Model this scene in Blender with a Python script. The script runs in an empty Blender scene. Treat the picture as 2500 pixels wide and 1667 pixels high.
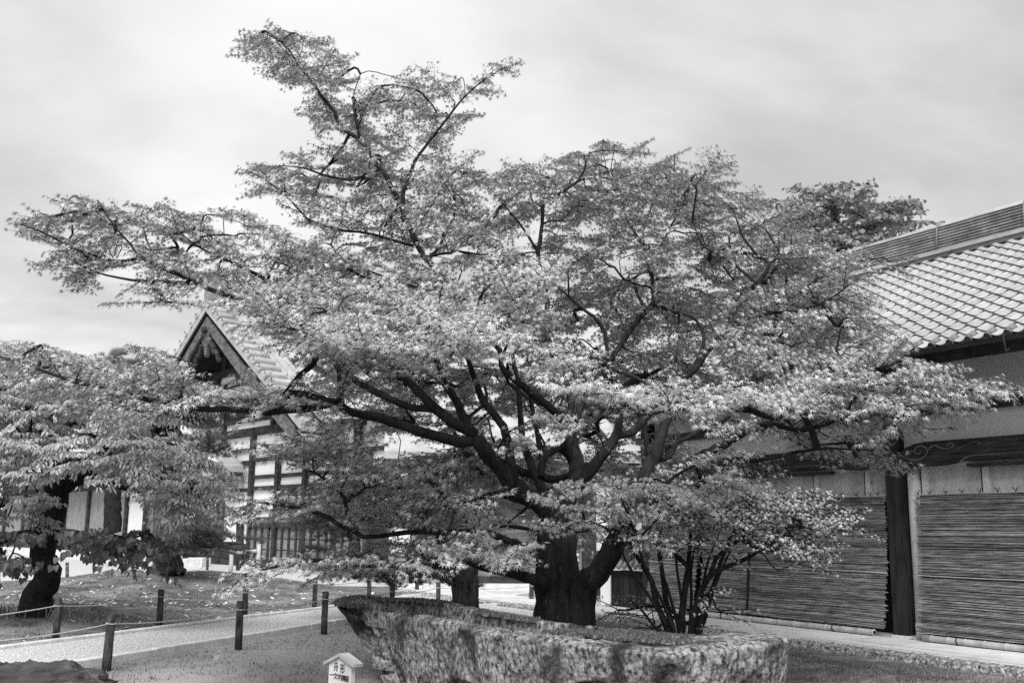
import bpy, math, random
import numpy as np
from mathutils import Matrix, Vector

# ------------------------------------------------------------------ camera, sky, sun, exposure
SC = bpy.context.scene
COL = SC.collection
FPX, PIT, ROLL, HC = 2500.0, math.radians(10.5), math.radians(0.6), 1.6
cam = bpy.data.cameras.new('camera'); cam.sensor_width = 36.0; cam.lens = 36.0 * FPX / 2500.0
cam.clip_start = 0.1; cam.clip_end = 3000.0
co = bpy.data.objects.new('camera', cam); COL.objects.link(co)
_c, _s = math.cos(ROLL), math.sin(ROLL)
_X = Vector((1, 0, 0)); _U = Vector((0, -math.sin(PIT), math.cos(PIT))); _Fw = Vector((0, math.cos(PIT), math.sin(PIT)))
_r = _c * _X + _s * _U; _u = -_s * _X + _c * _U
co.matrix_world = Matrix(((_r.x, _u.x, -_Fw.x, 0), (_r.y, _u.y, -_Fw.y, 0), (_r.z, _u.z, -_Fw.z, HC), (0, 0, 0, 1)))
SC.camera = co

SUN_AZ, SUN_EL = math.radians(184), math.radians(50)       # compass-like: 0 = +Y, 90 = +X
sdir = Vector((math.sin(SUN_AZ) * math.cos(SUN_EL), math.cos(SUN_AZ) * math.cos(SUN_EL), math.sin(SUN_EL)))
world = bpy.data.worlds.new('World'); SC.world = world; world.use_nodes = True
wt = world.node_tree; wt.nodes.clear()
def wn(t, **k):
    n = wt.nodes.new(t)
    for a, b in k.items(): setattr(n, a, b)
    return n
sky = wn('ShaderNodeTexSky', sky_type='NISHITA', sun_disc=False)
sky.sun_elevation = SUN_EL; sky.sun_rotation = SUN_AZ; sky.air_density = 1.0; sky.dust_density = 4.0
bw = wn('ShaderNodeRGBToBW'); wt.links.new(sky.outputs[0], bw.inputs[0])
tc = wn('ShaderNodeTexCoord')
sep = wn('ShaderNodeSeparateXYZ'); wt.links.new(tc.outputs['Generated'], sep.inputs[0])
addz = wn('ShaderNodeMath', operation='ABSOLUTE'); wt.links.new(sep.outputs[2], addz.inputs[0])
addz2 = wn('ShaderNodeMath', operation='ADD'); wt.links.new(addz.outputs[0], addz2.inputs[0]); addz2.inputs[1].default_value = 0.25
dx = wn('ShaderNodeMath', operation='DIVIDE'); wt.links.new(sep.outputs[0], dx.inputs[0]); wt.links.new(addz2.outputs[0], dx.inputs[1])
dy = wn('ShaderNodeMath', operation='DIVIDE'); wt.links.new(sep.outputs[1], dy.inputs[0]); wt.links.new(addz2.outputs[0], dy.inputs[1])
cmb = wn('ShaderNodeCombineXYZ'); wt.links.new(dx.outputs[0], cmb.inputs[0]); wt.links.new(dy.outputs[0], cmb.inputs[1])
mp = wn('ShaderNodeMapping'); wt.links.new(cmb.outputs[0], mp.inputs[0])
mp.inputs['Location'].default_value = (0.72, 0.22, 0.0); mp.inputs['Rotation'].default_value = (0, 0, 0.35); mp.inputs['Scale'].default_value = (0.75, 1.1, 1)
nz = wn('ShaderNodeTexNoise'); wt.links.new(mp.outputs[0], nz.inputs['Vector'])
nz.inputs['Scale'].default_value = 1.0; nz.inputs['Detail'].default_value = 8.0; nz.inputs['Roughness'].default_value = 0.52; nz.inputs['Distortion'].default_value = 0.25
cr = wn('ShaderNodeValToRGB'); wt.links.new(nz.outputs[0], cr.inputs[0])
cr.color_ramp.interpolation = 'EASE'
cr.color_ramp.elements[0].position = 0.34; cr.color_ramp.elements[0].color = (0.50, 0.50, 0.50, 1)
cr.color_ramp.elements[1].position = 0.64; cr.color_ramp.elements[1].color = (0.98, 0.98, 0.98, 1)
mul = wn('ShaderNodeMath', operation='MULTIPLY'); wt.links.new(cr.outputs[0], mul.inputs[0]); mul.inputs[1].default_value = 4.25
mixs = wn('ShaderNodeMix', data_type='FLOAT'); mixs.inputs['Factor'].default_value = 0.9
wt.links.new(bw.outputs[0], mixs.inputs['A']); wt.links.new(mul.outputs[0], mixs.inputs['B'])
bg = wn('ShaderNodeBackground'); wt.links.new(mixs.outputs['Result'], bg.inputs[0]); bg.inputs[1].default_value = 0.078
wo = wn('ShaderNodeOutputWorld'); wt.links.new(bg.outputs[0], wo.inputs[0])

sun = bpy.data.lights.new('sun', 'SUN'); sun.energy = 1.1; sun.angle = math.radians(32); sun.color = (1, 1, 1)
so = bpy.data.objects.new('sun', sun); COL.objects.link(so)
so.rotation_euler = sdir.to_track_quat('Z', 'Y').to_euler(); so.location = (-1, -18, 25)
SC.view_settings.view_transform = 'Standard'; SC.view_settings.look = 'None'
SC.view_settings.exposure = 1.72; SC.view_settings.gamma = 1.0
SC.render.engine = 'CYCLES'
SC.cycles.max_bounces = 5; SC.cycles.diffuse_bounces = 2; SC.cycles.transmission_bounces = 3; SC.cycles.transparent_max_bounces = 6
SC.cycles.use_denoising = False

# ------------------------------------------------------------------ pixel -> place helpers
def ray(x, y):
    a = (np.asarray(x, float) - 1250) / FPX; b = (833.5 - np.asarray(y, float)) / FPX
    u = a * _c - b * _s; v = a * _s + b * _c
    return np.stack([u, math.cos(PIT) - v * math.sin(PIT), math.sin(PIT) + v * math.cos(PIT)], -1)
CAMP = np.array([0, 0, HC])
def atY(x, y, Y):
    d = ray(x, y); return CAMP + d * (np.asarray(Y, float) / d[..., 1])[..., None]
def gnd(x, y, z=0.0):
    d = ray(x, y); return CAMP + d * ((z - HC) / d[..., 2])[..., None]

# ------------------------------------------------------------------ object helpers
WM = {}
def _link(o, parent, label=None, cat=None, group=None, kind=None):
    COL.objects.link(o)
    if parent is not None:
        o.parent = parent; o.matrix_parent_inverse = WM[parent].inverted()
    if label: o['label'] = label
    if cat: o['category'] = cat
    if group: o['group'] = group
    if kind: o['kind'] = kind
    WM[o] = o.matrix_basis.copy()
    return o
def thing(name, loc, label, cat, group=None):
    o = bpy.data.objects.new(name, None); o.empty_display_size = 0.2; o.location = loc
    WM[o] = Matrix.Translation(loc)
    COL.objects.link(o); o['label'] = label; o['category'] = cat
    if group: o['group'] = group
    return o
def mesh_np(name, V, Fc, mat, smooth=False):
    V = np.asarray(V, np.float32).reshape(-1, 3); Fc = np.asarray(Fc, np.int32)
    m = bpy.data.meshes.new(name)
    k = Fc.shape[1]; nf = len(Fc)
    m.vertices.add(len(V)); m.vertices.foreach_set('co', V.ravel())
    m.loops.add(nf * k); m.loops.foreach_set('vertex_index', Fc.ravel())
    m.polygons.add(nf); m.polygons.foreach_set('loop_start', np.arange(0, nf * k, k, dtype=np.int32))
    m.polygons.foreach_set('loop_total', np.full(nf, k, np.int32))
    if smooth: m.polygons.foreach_set('use_smooth', np.ones(nf, bool))
    m.update(calc_edges=True); m.validate()
    if mat: m.materials.append(mat)
    return m
class MB:
    def __init__(s): s.v = []; s.f = []; s.n = 0
    def add(s, V, F):
        for p in V: s.v.append((float(p[0]), float(p[1]), float(p[2])))
        for f in F: s.f.append(tuple(i + s.n for i in f))
        s.n = len(s.v)
    def hexa(s, P):      # 8 corners: 4 bottom ccw, 4 top ccw
        s.add(P, [(3, 2, 1, 0), (4, 5, 6, 7), (0, 1, 5, 4), (1, 2, 6, 5), (2, 3, 7, 6), (3, 0, 4, 7)])
    def box(s, fr, s0, s1, o0, o1, z0, z1):
        P = [fr.pt(a, b, c) for c in (z0, z1) for a, b in ((s0, o0), (s1, o0), (s1, o1), (s0, o1))]
        s.hexa(P)
    def bar(s, p, q, w, h, up=(0, 0, 1)):
        p = np.asarray(p, float); q = np.asarray(q, float); d = q - p; d = d / np.linalg.norm(d)
        a = np.cross(d, up); a = a / (np.linalg.norm(a) + 1e-9); b = np.cross(a, d)
        P = [e + a * (i * w / 2) + b * (j * h / 2) for e in (p, q) for i, j in ((-1, -1), (1, -1), (1, 1), (-1, 1))]
        s.hexa(P)
    def tube(s, pts, r, k=8, cap=True, rough=0.0, rng=None):
        pts = np.asarray(pts, float); n = len(pts); r = np.full(n, r) if np.isscalar(r) else np.asarray(r, float)
        t = np.gradient(pts, axis=0); t /= np.linalg.norm(t, axis=1)[:, None] + 1e-12
        ref = np.array([0, 0, 1.0]) if abs(t[0][2]) < 0.9 else np.array([1.0, 0, 0])
        a = np.cross(t[0], ref); a /= np.linalg.norm(a); V = []
        ang = np.arange(k) * 2 * math.pi / k
        for i in range(n):
            a = a - t[i] * (a @ t[i]); a /= np.linalg.norm(a) + 1e-12; b = np.cross(t[i], a)
            rr = r[i] * (1 + (rough * (rng.random(k) - 0.5) if rough else 0))
            V.append(pts[i] + (np.cos(ang) * rr)[:, None] * a + (np.sin(ang) * rr)[:, None] * b)
        V = np.concatenate(V); Fc = []
        for i in range(n - 1):
            for j in range(k):
                j2 = (j + 1) % k; Fc.append((i * k + j, i * k + j2, (i + 1) * k + j2, (i + 1) * k + j))
        if cap: Fc.append(tuple(range(k - 1, -1, -1))); Fc.append(tuple((n - 1) * k + j for j in range(k)))
        s.add(V, Fc)
    def mesh(s, name, mat, smooth=False):
        m = bpy.data.meshes.new(name); m.from_pydata(s.v, [], s.f); m.update()
        if smooth:
            m.polygons.foreach_set('use_smooth', np.ones(len(m.polygons), bool))
        if mat: m.materials.append(mat)
        return m
    def obj(s, name, mat, parent=None, smooth=False, **k):
        return _link(bpy.data.objects.new(name, s.mesh(name, mat, smooth)), parent, **k)
def inst(name, mesh, M, parent, **k):
    o = bpy.data.objects.new(name, mesh); o.matrix_basis = M
    return _link(o, parent, **k)
class Fr:                         # wall frame: s along the wall, o outward, z up
    def __init__(s, O, ang):
        a = math.radians(ang); s.O = np.array(O, float)
        s.u = np.array([-math.sin(a), math.cos(a), 0]); s.n = np.array([-math.cos(a), -math.sin(a), 0])
    def pt(s, a, o, z): return np.array([s.O[0], s.O[1], 0]) + s.u * a + s.n * o + np.array([0, 0, z])
    def px(s, x, y, o=0.0):
        d = ray(x, y); p0 = s.pt(0, o, 0); t = ((p0 - CAMP) @ s.n) / (d @ s.n); p = CAMP + d * t
        return float((p - p0) @ s.u), float(p[2])
    def mat(s, a, o, z):          # local X along u, Y along n, Z up
        p = s.pt(a, o, z)
        return Matrix(((s.u[0], s.n[0], 0, p[0]), (s.u[1], s.n[1], 0, p[1]), (0, 0, 1, p[2]), (0, 0, 0, 1)))

# ------------------------------------------------------------------ materials (the photograph is monochrome)
def mat(name, c0, c1=None, scale=4.0, detail=6.0, rough=0.85, lo=0.35, hi=0.65, bump=0.0, bscale=None, bdist=0.02,
        stretch=(1, 1, 1), spec=0.25, island=0.0, trans=0.0, objrand=0.0, vor=None, rot=(0, 0, 0), c2=None, s2=None, l2=(0.55, 0.7)):
    m = bpy.data.materials.new(name); m.use_nodes = True; t = m.node_tree; L = t.links
    b = t.nodes['Principled BSDF']; b.inputs['Roughness'].default_value = rough; b.inputs['Specular IOR Level'].default_value = spec
    def N(k, **a):
        n = t.nodes.new(k)
        for x, y in a.items(): setattr(n, x, y)
        return n
    g = lambda c: (c, c, c, 1)
    tcn = N('ShaderNodeTexCoord'); mpn = N('ShaderNodeMapping'); L.new(tcn.outputs['Object'], mpn.inputs[0])
    mpn.inputs['Scale'].default_value = stretch; mpn.inputs['Rotation'].default_value = rot
    col = None
    if c1 is not None:
        n = N('ShaderNodeTexNoise'); n.inputs['Scale'].default_value = scale; n.inputs['Detail'].default_value = detail; n.inputs['Roughness'].default_value = 0.62
        L.new(mpn.outputs[0], n.inputs['Vector'])
        r = N('ShaderNodeValToRGB'); L.new(n.outputs[0], r.inputs[0])
        r.color_ramp.elements[0].position = lo; r.color_ramp.elements[0].color = g(c0)
        r.color_ramp.elements[1].position = hi; r.color_ramp.elements[1].color = g(c1)
        col = r.outputs[0]
    else:
        v = N('ShaderNodeRGB'); v.outputs[0].default_value = g(c0); col = v.outputs[0]
    if c2 is not None:
        n2 = N('ShaderNodeTexNoise'); n2.inputs['Scale'].default_value = s2; n2.inputs['Detail'].default_value = 5; n2.inputs['Roughness'].default_value = 0.6
        L.new(tcn.outputs['Object'], n2.inputs['Vector'])
        r2 = N('ShaderNodeMapRange'); L.new(n2.outputs[0], r2.inputs[0]); r2.inputs[1].default_value = l2[0]; r2.inputs[2].default_value = l2[1]
        mx = N('ShaderNodeMix', data_type='RGBA'); L.new(r2.outputs[0], mx.inputs['Factor']); L.new(col, mx.inputs['A']); mx.inputs['B'].default_value = g(c2)
        col = mx.outputs['Result']
    if island or objrand:
        if island: gi = N('ShaderNodeNewGeometry'); src = gi.outputs['Random Per Island']; amt = island
        else: gi = N('ShaderNodeObjectInfo'); src = gi.outputs['Random']; amt = objrand
        mr = N('ShaderNodeMapRange'); L.new(src, mr.inputs[0]); mr.inputs[3].default_value = 1 - amt; mr.inputs[4].default_value = 1 + amt
        mm = N('ShaderNodeVectorMath', operation='SCALE'); L.new(col, mm.inputs[0]); L.new(mr.outputs[0], mm.inputs['Scale']); col = mm.outputs[0]
    L.new(col, b.inputs['Base Color'])
    if bump:
        if vor:
            bn = N('ShaderNodeTexVoronoi'); bn.inputs['Scale'].default_value = vor
        else:
            bn = N('ShaderNodeTexNoise'); bn.inputs['Scale'].default_value = bscale or scale * 3; bn.inputs['Detail'].default_value = 6
        L.new(mpn.outputs[0], bn.inputs['Vector'])
        bp = N('ShaderNodeBump'); bp.inputs['Strength'].default_value = bump; bp.inputs['Distance'].default_value = bdist
        L.new(bn.outputs[0], bp.inputs['Height']); L.new(bp.outputs[0], b.inputs['Normal'])
    if trans:
        tr = N('ShaderNodeBsdfTranslucent'); L.new(col, tr.inputs[0])
        ms = N('ShaderNodeMixShader'); ms.inputs[0].default_value = trans
        L.new(b.outputs[0], ms.inputs[1]); L.new(tr.outputs[0], ms.inputs[2])
        L.new(ms.outputs[0], t.nodes['Material Output'].inputs[0])
    return m
M = {}
M['leaf'] = mat('maple_leaf', 0.48, rough=0.5, spec=0.35, island=0.42, trans=0.17)
M['leaf1'] = mat('maple_leaf_single', 0.48, rough=0.5, spec=0.35, objrand=0.3, trans=0.17)
M['cleaf'] = mat('broad_leaf', 0.42, rough=0.4, spec=0.5, island=0.35, trans=0.25)
M['cleaf1'] = mat('broad_leaf_single', 0.38, rough=0.4, spec=0.5, objrand=0.35, trans=0.25)
M['vleaf'] = mat('climber_leaf', 0.10, rough=0.45, spec=0.4, island=0.4, trans=0.15)
M['fleaf'] = mat('far_leaf', 0.28, rough=0.6, island=0.4, trans=0.25)
M['fneedle'] = mat('far_needle', 0.24, rough=0.6, island=0.4, trans=0.2)
M['needle'] = mat('pine_needle', 0.13, rough=0.5, island=0.45, trans=0.15)
M['bark'] = mat('maple_bark', 0.007, 0.038, scale=7, lo=0.35, hi=0.7, bump=0.9, bscale=22, bdist=0.02, stretch=(1.6, 1.6, 0.5), rough=0.95, c2=0.12, s2=9, l2=(0.64, 0.72))
M['bark2'] = mat('rough_bark', 0.006, 0.03, scale=9, bump=1.0, bscale=14, bdist=0.04, stretch=(1.5, 1.5, 0.6), rough=0.95)
M['pbark'] = mat('pine_bark', 0.02, 0.12, scale=8, bump=1.0, bscale=10, bdist=0.03, stretch=(2, 2, 0.5), rough=0.95)
M['moss'] = mat('moss_ground', 0.07, 0.26, scale=2.6, detail=10, lo=0.36, hi=0.66, bump=1.0, bscale=38, bdist=0.035, c2=0.42, s2=0.75, l2=(0.50, 0.68), rough=1.0, spec=0.05)
M['turf'] = mat('moss_blade', 0.24, island=0.6, rough=0.9, spec=0.1, trans=0.2)
M['gravel'] = mat('gravel', 0.25, 0.92, scale=40, detail=3, lo=0.36, hi=0.62, bump=1.0, vor=30, bdist=0.02, rough=0.95, spec=0.1)
M['court'] = mat('raked_court', 0.42, 0.62, scale=6, detail=8, bump=0.3, bscale=40, rough=0.95, spec=0.1)
M['kerb'] = mat('kerb_stone', 0.6, 0.82, scale=5, detail=8, bump=0.4, bscale=30, rough=0.9)
M['slab'] = mat('paving_slab', 0.58, 0.74, scale=3, detail=9, bump=0.2, bscale=40, objrand=0.08, rough=0.85)
M['rough_edge'] = mat('rough_edge_stone', 0.1, 0.5, scale=18, detail=4, lo=0.38, hi=0.62, bump=1.0, vor=22, bdist=0.03, rough=0.95)
M['stone'] = mat('lichen_stone', 0.045, 0.46, scale=24, detail=12, lo=0.38, hi=0.64, bump=1.0, bscale=26, bdist=0.04, stretch=(1, 1, 0.72), rough=0.95, spec=0.1, c2=0.035, s2=2.6, l2=(0.47, 0.66))
M['rock'] = mat('garden_rock', 0.025, 0.15, scale=3.2, detail=10, lo=0.36, hi=0.68, bump=1.0, bscale=9, bdist=0.06, stretch=(1, 1, 3.0), rough=0.95, c2=0.06, s2=1.6, l2=(0.5, 0.66))
M['smoss'] = mat('stone_moss', 0.07, 0.2, scale=20, island=0.5, rough=1.0, spec=0.05)
M['wood'] = mat('weathered_wood', 0.008, 0.045, scale=5, detail=8, lo=0.35, hi=0.7, bump=0.5, bscale=14, stretch=(3, 3, 0.35), rough=0.8)
M['woodh'] = mat('weathered_beam', 0.012, 0.075, scale=3, detail=8, lo=0.35, hi=0.7, bump=0.6, bscale=8, stretch=(0.7, 0.7, 9), rough=0.75)
M['twood'] = mat('temple_timber', 0.018, 0.065, scale=4, detail=6, bump=0.3, bscale=10, stretch=(0.5, 0.5, 2), rough=0.8)
M['tboard'] = mat('temple_board', 0.13, 0.30, scale=2, detail=8, bump=0.3, bscale=10, stretch=(1, 1, 8), rough=0.85, objrand=0.15)
M['barge'] = mat('barge_board', 0.07, 0.2, scale=3, detail=8, bump=0.4, bscale=8, stretch=(1, 1, 2), rough=0.85)
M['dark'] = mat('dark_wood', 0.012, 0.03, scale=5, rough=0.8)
M['white'] = mat('white_plaster', 0.84, 0.9, scale=1.5, detail=5, rough=0.9, spec=0.1)
M['plaster'] = mat('old_plaster', 0.66, 0.82, scale=1.3, detail=9, lo=0.3, hi=0.7, bump=0.15, bscale=60, rough=0.95, spec=0.1)
M['plaster2'] = mat('stained_plaster', 0.42, 0.74, scale=4.0, detail=10, lo=0.32, hi=0.62, stretch=(1, 1, 0.35), bump=0.2, bscale=60, rough=0.95, spec=0.1)
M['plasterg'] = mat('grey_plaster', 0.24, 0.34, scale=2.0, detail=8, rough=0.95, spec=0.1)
M['tile'] = mat('roof_tile', 0.34, 0.50, scale=2.2, detail=6, rough=0.42, spec=0.55, objrand=0.16, bump=0.08, bscale=50)
M['tilej'] = mat('roof_tile_rest', 0.34, 0.50, scale=2.2, detail=6, rough=0.42, spec=0.55, island=0.16)
M['tiledk'] = mat('ridge_tile', 0.16, 0.30, scale=4, detail=8, rough=0.6, objrand=0.22, bump=0.2, bscale=40)
M['disc'] = mat('eave_disc', 0.07, 0.2, scale=10, rough=0.6, bump=0.3)
M['metal'] = mat('dark_metal', 0.02, 0.05, scale=6, rough=0.45, spec=0.5)
M['reed'] = mat('blind_reed', 0.12, 0.42, scale=3.0, detail=7, lo=0.35, hi=0.65, stretch=(1, 1, 10), island=0.5, rough=0.75)
M['bamboo'] = mat('bamboo', 0.38, 0.58, scale=4, detail=6, rough=0.5, spec=0.4, stretch=(1, 1, 1))
M['cord'] = mat('black_cord', 0.015, rough=0.9)
M['rope'] = mat('fence_rope', 0.35, 0.55, scale=30, rough=0.9)
M['post'] = mat('fence_post', 0.02, 0.10, scale=9, detail=8, bump=0.8, bscale=25, stretch=(2, 2, 0.6), rough=0.9, c2=0.22, s2=8, l2=(0.6, 0.68))
M['signw'] = mat('sign_board', 0.44, 0.62, scale=3, detail=8, stretch=(1, 1, 0.2), rough=0.8)
M['signr'] = mat('sign_roof', 0.26, 0.42, scale=5, detail=8, stretch=(0.6, 1, 3), rough=0.85)
M['ink'] = mat('ink', 0.012, rough=0.8)
M['litter'] = mat('fallen_leaf', 0.6, island=0.4, rough=0.8)
M['grass'] = mat('sedge', 0.24, island=0.4, rough=0.6, trans=0.25)

# ------------------------------------------------------------------ ground, paths, court, pavement
RB = Fr(gnd(2203, 1553, 0.1), 31)          # right hall frame (z is absolute height)
TB = Fr(gnd(700, 1388), 41)                # far temple frame
PF = [np.array(p[:2]) for p in (gnd(-400, 1636), gnd(0, 1585), gnd(795, 1484), gnd(981, 1459), gnd(1104, 1445), gnd(1330, 1420))]
PN = [np.array(p[:2]) for p in (gnd(-400, 1712), gnd(271, 1607), gnd(810, 1520), gnd(1000, 1490), gnd(1164, 1468), gnd(1420, 1432))]
PMID = np.array([(a + b) / 2 for a, b in zip(PF, PN)])
def seg_dist(x, y, poly):
    best = np.full(np.shape(x), 1e9)
    for a, b in zip(poly[:-1], poly[1:]):
        d = b - a; t = np.clip(((x - a[0]) * d[0] + (y - a[1]) * d[1]) / (d @ d), 0, 1)
        best = np.minimum(best, np.hypot(x - a[0] - t * d[0], y - a[1] - t * d[1]))
    return best
def gz(x, y):
    x = np.asarray(x, float); y = np.asarray(y, float)
    z = 0.55 * np.exp(-((x + 9.3) / 3.6) ** 2 - ((y - 27.5) / 4.2) ** 2) + 0.22 * np.exp(-((x + 8.4) / 2.0) ** 2 - ((y - 18.6) / 2.4) ** 2)
    z = z + 0.05 * np.sin(x * 0.9 + 1.3) * np.sin(y * 0.7) + 0.03 * np.sin(x * 2.1 + y * 1.3) - 0.03
    k = np.clip((seg_dist(x, y, list(PMID)) - 1.6) / 2.0, 0, 1)
    z = z * k * k * (3 - 2 * k)
    o = (x - RB.O[0]) * RB.n[0] + (y - RB.O[1]) * RB.n[1]
    z = z * np.clip((o - 1.5) / 2.0, 0, 1)
    far = np.clip((y - 32) / 6, 0, 1)
    return z * (1 - far) - 0.03 * (1 - k) - 0.02
def axis(parts):
    out = []
    for a, b, st in parts: out += list(np.arange(a, b, st))
    return np.array(sorted(set(np.round(out, 4))))
gx = axis([(-900, -60, 120), (-60, -18, 6), (-18, 14, 0.2), (14, 60, 4), (60, 901, 120)])
gy = axis([(-300, 0, 60), (0, 6, 1.0), (6, 36, 0.2), (36, 70, 3), (70, 200, 20), (200, 1801, 200)])
GX, GY = np.meshgrid(gx, gy); GZ = gz(GX, GY)
rg = np.random.default_rng(3)
inner = (GX > -17) & (GX < 13) & (GY > 6.5) & (GY < 34)
GZ = GZ + np.where(inner, rg.normal(0, 0.006, GX.shape), 0)
nx, ny = len(gx), len(gy)
ii = (np.arange(ny - 1)[:, None] * nx + np.arange(nx - 1)[None]).ravel()
gm = M['moss'].node_tree; _at = gm.nodes.new('ShaderNodeAttribute'); _at.attribute_name = 'soil'
_b = gm.nodes['Principled BSDF']; _src = _b.inputs['Base Color'].links[0].from_socket
_n = gm.nodes.new('ShaderNodeTexNoise'); _n.inputs['Scale'].default_value = 5.0; _n.inputs['Detail'].default_value = 9
_rr = gm.nodes.new('ShaderNodeValToRGB'); _rr.color_ramp.elements[0].position = .34; _rr.color_ramp.elements[0].color = (.16, .16, .16, 1); _rr.color_ramp.elements[1].position = .68; _rr.color_ramp.elements[1].color = (.62, .62, .62, 1)
gm.links.new(_n.outputs[0], _rr.inputs[0]); _mx = gm.nodes.new('ShaderNodeMix'); _mx.data_type = 'RGBA'
gm.links.new(_at.outputs['Fac'], _mx.inputs['Factor']); gm.links.new(_src, _mx.inputs['A']); gm.links.new(_rr.outputs[0], _mx.inputs['B']); gm.links.new(_mx.outputs['Result'], _b.inputs['Base Color'])
def soil(x, y):                    # sparse moss on sandy soil between the path and the basin, elsewhere thin patches
    lx = (x + 1.8) / 3.2; a = np.clip(1.15 - lx ** 4 - ((y - 13.5) / 5.5) ** 4, 0, 1)
    b = np.clip(1 - ((x + 4.6) / 2.6) ** 2 - ((y - 20) / 2.2) ** 2, 0, 1) * .45
    return np.clip(np.maximum(a * .85, b) + .08, 0, 1)
go = bpy.data.objects.new('ground', mesh_np('ground', np.stack([GX, GY, GZ], -1), np.stack([ii, ii + 1, ii + nx + 1, ii + nx], 1), M['moss'], True))
_a = go.data.attributes.new('soil', 'FLOAT', 'POINT'); _a.data.foreach_set('value', soil(GX, GY).astype(np.float32).ravel())
_link(go, None, kind='structure', label='mossy garden ground with bare patches')

def strip(name, A, B, z, m, parent=None, n=1, **k):
    mb = MB(); V = []; Fc = []
    A2, B2 = [], []
    for P, Q in ((A, A2), (B, B2)):
        for i in range(len(P) - 1):
            kk = 12
            for j in range(kk): Q.append(P[i] + (P[i + 1] - P[i]) * j / kk)
        Q.append(P[-1])
    for a, b in zip(A2, B2): V += [(a[0], a[1], z), (b[0], b[1], z)]
    for i in range(len(A2) - 1): Fc.append((2 * i, 2 * i + 1, 2 * i + 3, 2 * i + 2))
    mb.add(V, Fc); return mb.obj(name, m, parent, **k)
def kerb_line(P, parent, w=0.11, h=0.05):
    P = [np.asarray(p) for p in P]; pts = []
    for a, b in zip(P[:-1], P[1:]):
        L = np.linalg.norm(b - a); n = max(1, int(round(L / 0.75)))
        for j in range(n): pts.append(a + (b - a) * j / n)
    pts.append(P[-1])
    for a, b in zip(pts[:-1], pts[1:]):                   # each kerb stone is a piece of its own
        mb = MB(); d = (b - a) / np.linalg.norm(b - a); g = 0.006; q = np.array([-d[1], d[0]]) * w / 2 * rg.uniform(.88, 1.1)
        hh = h + rg.uniform(-.008, .008); a2 = a + d * g; b2 = b - d * g; V = []
        for zz, ins in ((-0.06, 0), (hh - 0.012, 0), (hh, 0.012)):
            f = 1 - ins / (w / 2)
            for e, sg in ((a2 + d * ins, 1), (a2 + d * ins, -1), (b2 - d * ins, -1), (b2 - d * ins, 1)):
                V.append((*(e + q * sg * f), zz))
        F = [(3, 2, 1, 0), (8, 9, 10, 11)]
        for l in (0, 4):
            for j in range(4): F.append((l + j, l + (j + 1) % 4, l + 4 + (j + 1) % 4, l + 4 + j))
        mb.add(V, F); mb.obj('kerb_stone', M['kerb'], parent)
gp = strip('gravel_path', PF, PN, 0.004, M['gravel'], kind='structure', label='pale gravel path between low kerb stones')
kerb_line(PF, gp); kerb_line(PN, gp)
# second path that branches off behind the stone basin
C1 = [np.array(gnd(*p)[:2]) for p in ((1110, 1486), (1164, 1481), (1292, 1474), (1420, 1462), (1600, 1452))]
C2 = [np.array(gnd(*p)[:2]) for p in ((1110, 1524), (1230, 1520), (1400, 1512), (1560, 1500), (1700, 1490))]
gp2 = strip('branch_path', C1, C2, 0.008, M['gravel'], kind='structure', label='gravel path branching off behind the stone basin')
kerb_line(C1, gp2, 0.1); kerb_line(C2, gp2, 0.1)
# bright court in front of the temple buildings
mbc = MB(); mbc.add([(-45, 31.5, 0.0), (40, 29.0, 0.0), (60, 90, 0.0), (-60, 90, 0.0)], [(0, 1, 2, 3)])
mbc.obj('gravel_court', M['court'], kind='structure', label='bright gravel court before the temple buildings')

# pavement along the right hall: slabs, kerb row and a rough stone gutter strip
pv = MB(); pv.box(RB, -9, 14, 0.0, 1.50, -0.2, 0.075)
pav = pv.obj('pavement', M['kerb'], kind='structure', label='stone slab pavement along the tiled hall')
s = -9.0; i = 0
while s < 14:
    L = 0.86 + 0.14 * rg.random()
    mb = MB(); mb.box(RB, s + .006, s + L - .006, 0.30, 1.17, 0.03, 0.10 + rg.uniform(-.003, .003)); mb.obj('paving_slab', M['slab'], pav)
    s += L
s = -9.0
while s < 14:
    L = 1.5 + 0.5 * rg.random()
    mb = MB(); mb.box(RB, s + .005, s + L - .005, 1.18, 1.47, 0.03, 0.098 + rg.uniform(-.003, .003)); mb.obj('edge_slab', M['slab'], pav)
    s += L
V = []; ns = 460
for k in range(ns):
    sv = -9 + 23 * k / (ns - 1)
    for j, (o, z) in enumerate(((1.475, -0.05), (1.49, 0.055), (1.54, 0.075), (1.60, 0.07), (1.66, 0.075), (1.74, 0.05), (1.80, -0.06))):
        jit = rg.normal(0, 0.008) if 0 < j < 6 else 0
        V.append(RB.pt(sv, o + jit + .012 * math.sin(sv * 5), z + jit * 1.2))
Fc = [(k * 7 + j, (k + 1) * 7 + j, (k + 1) * 7 + j + 1, k * 7 + j + 1) for k in range(ns - 1) for j in range(6)]
mb = MB(); mb.add(V, Fc); mb.obj('gutter_edge', M['rough_edge'], pav)

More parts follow.
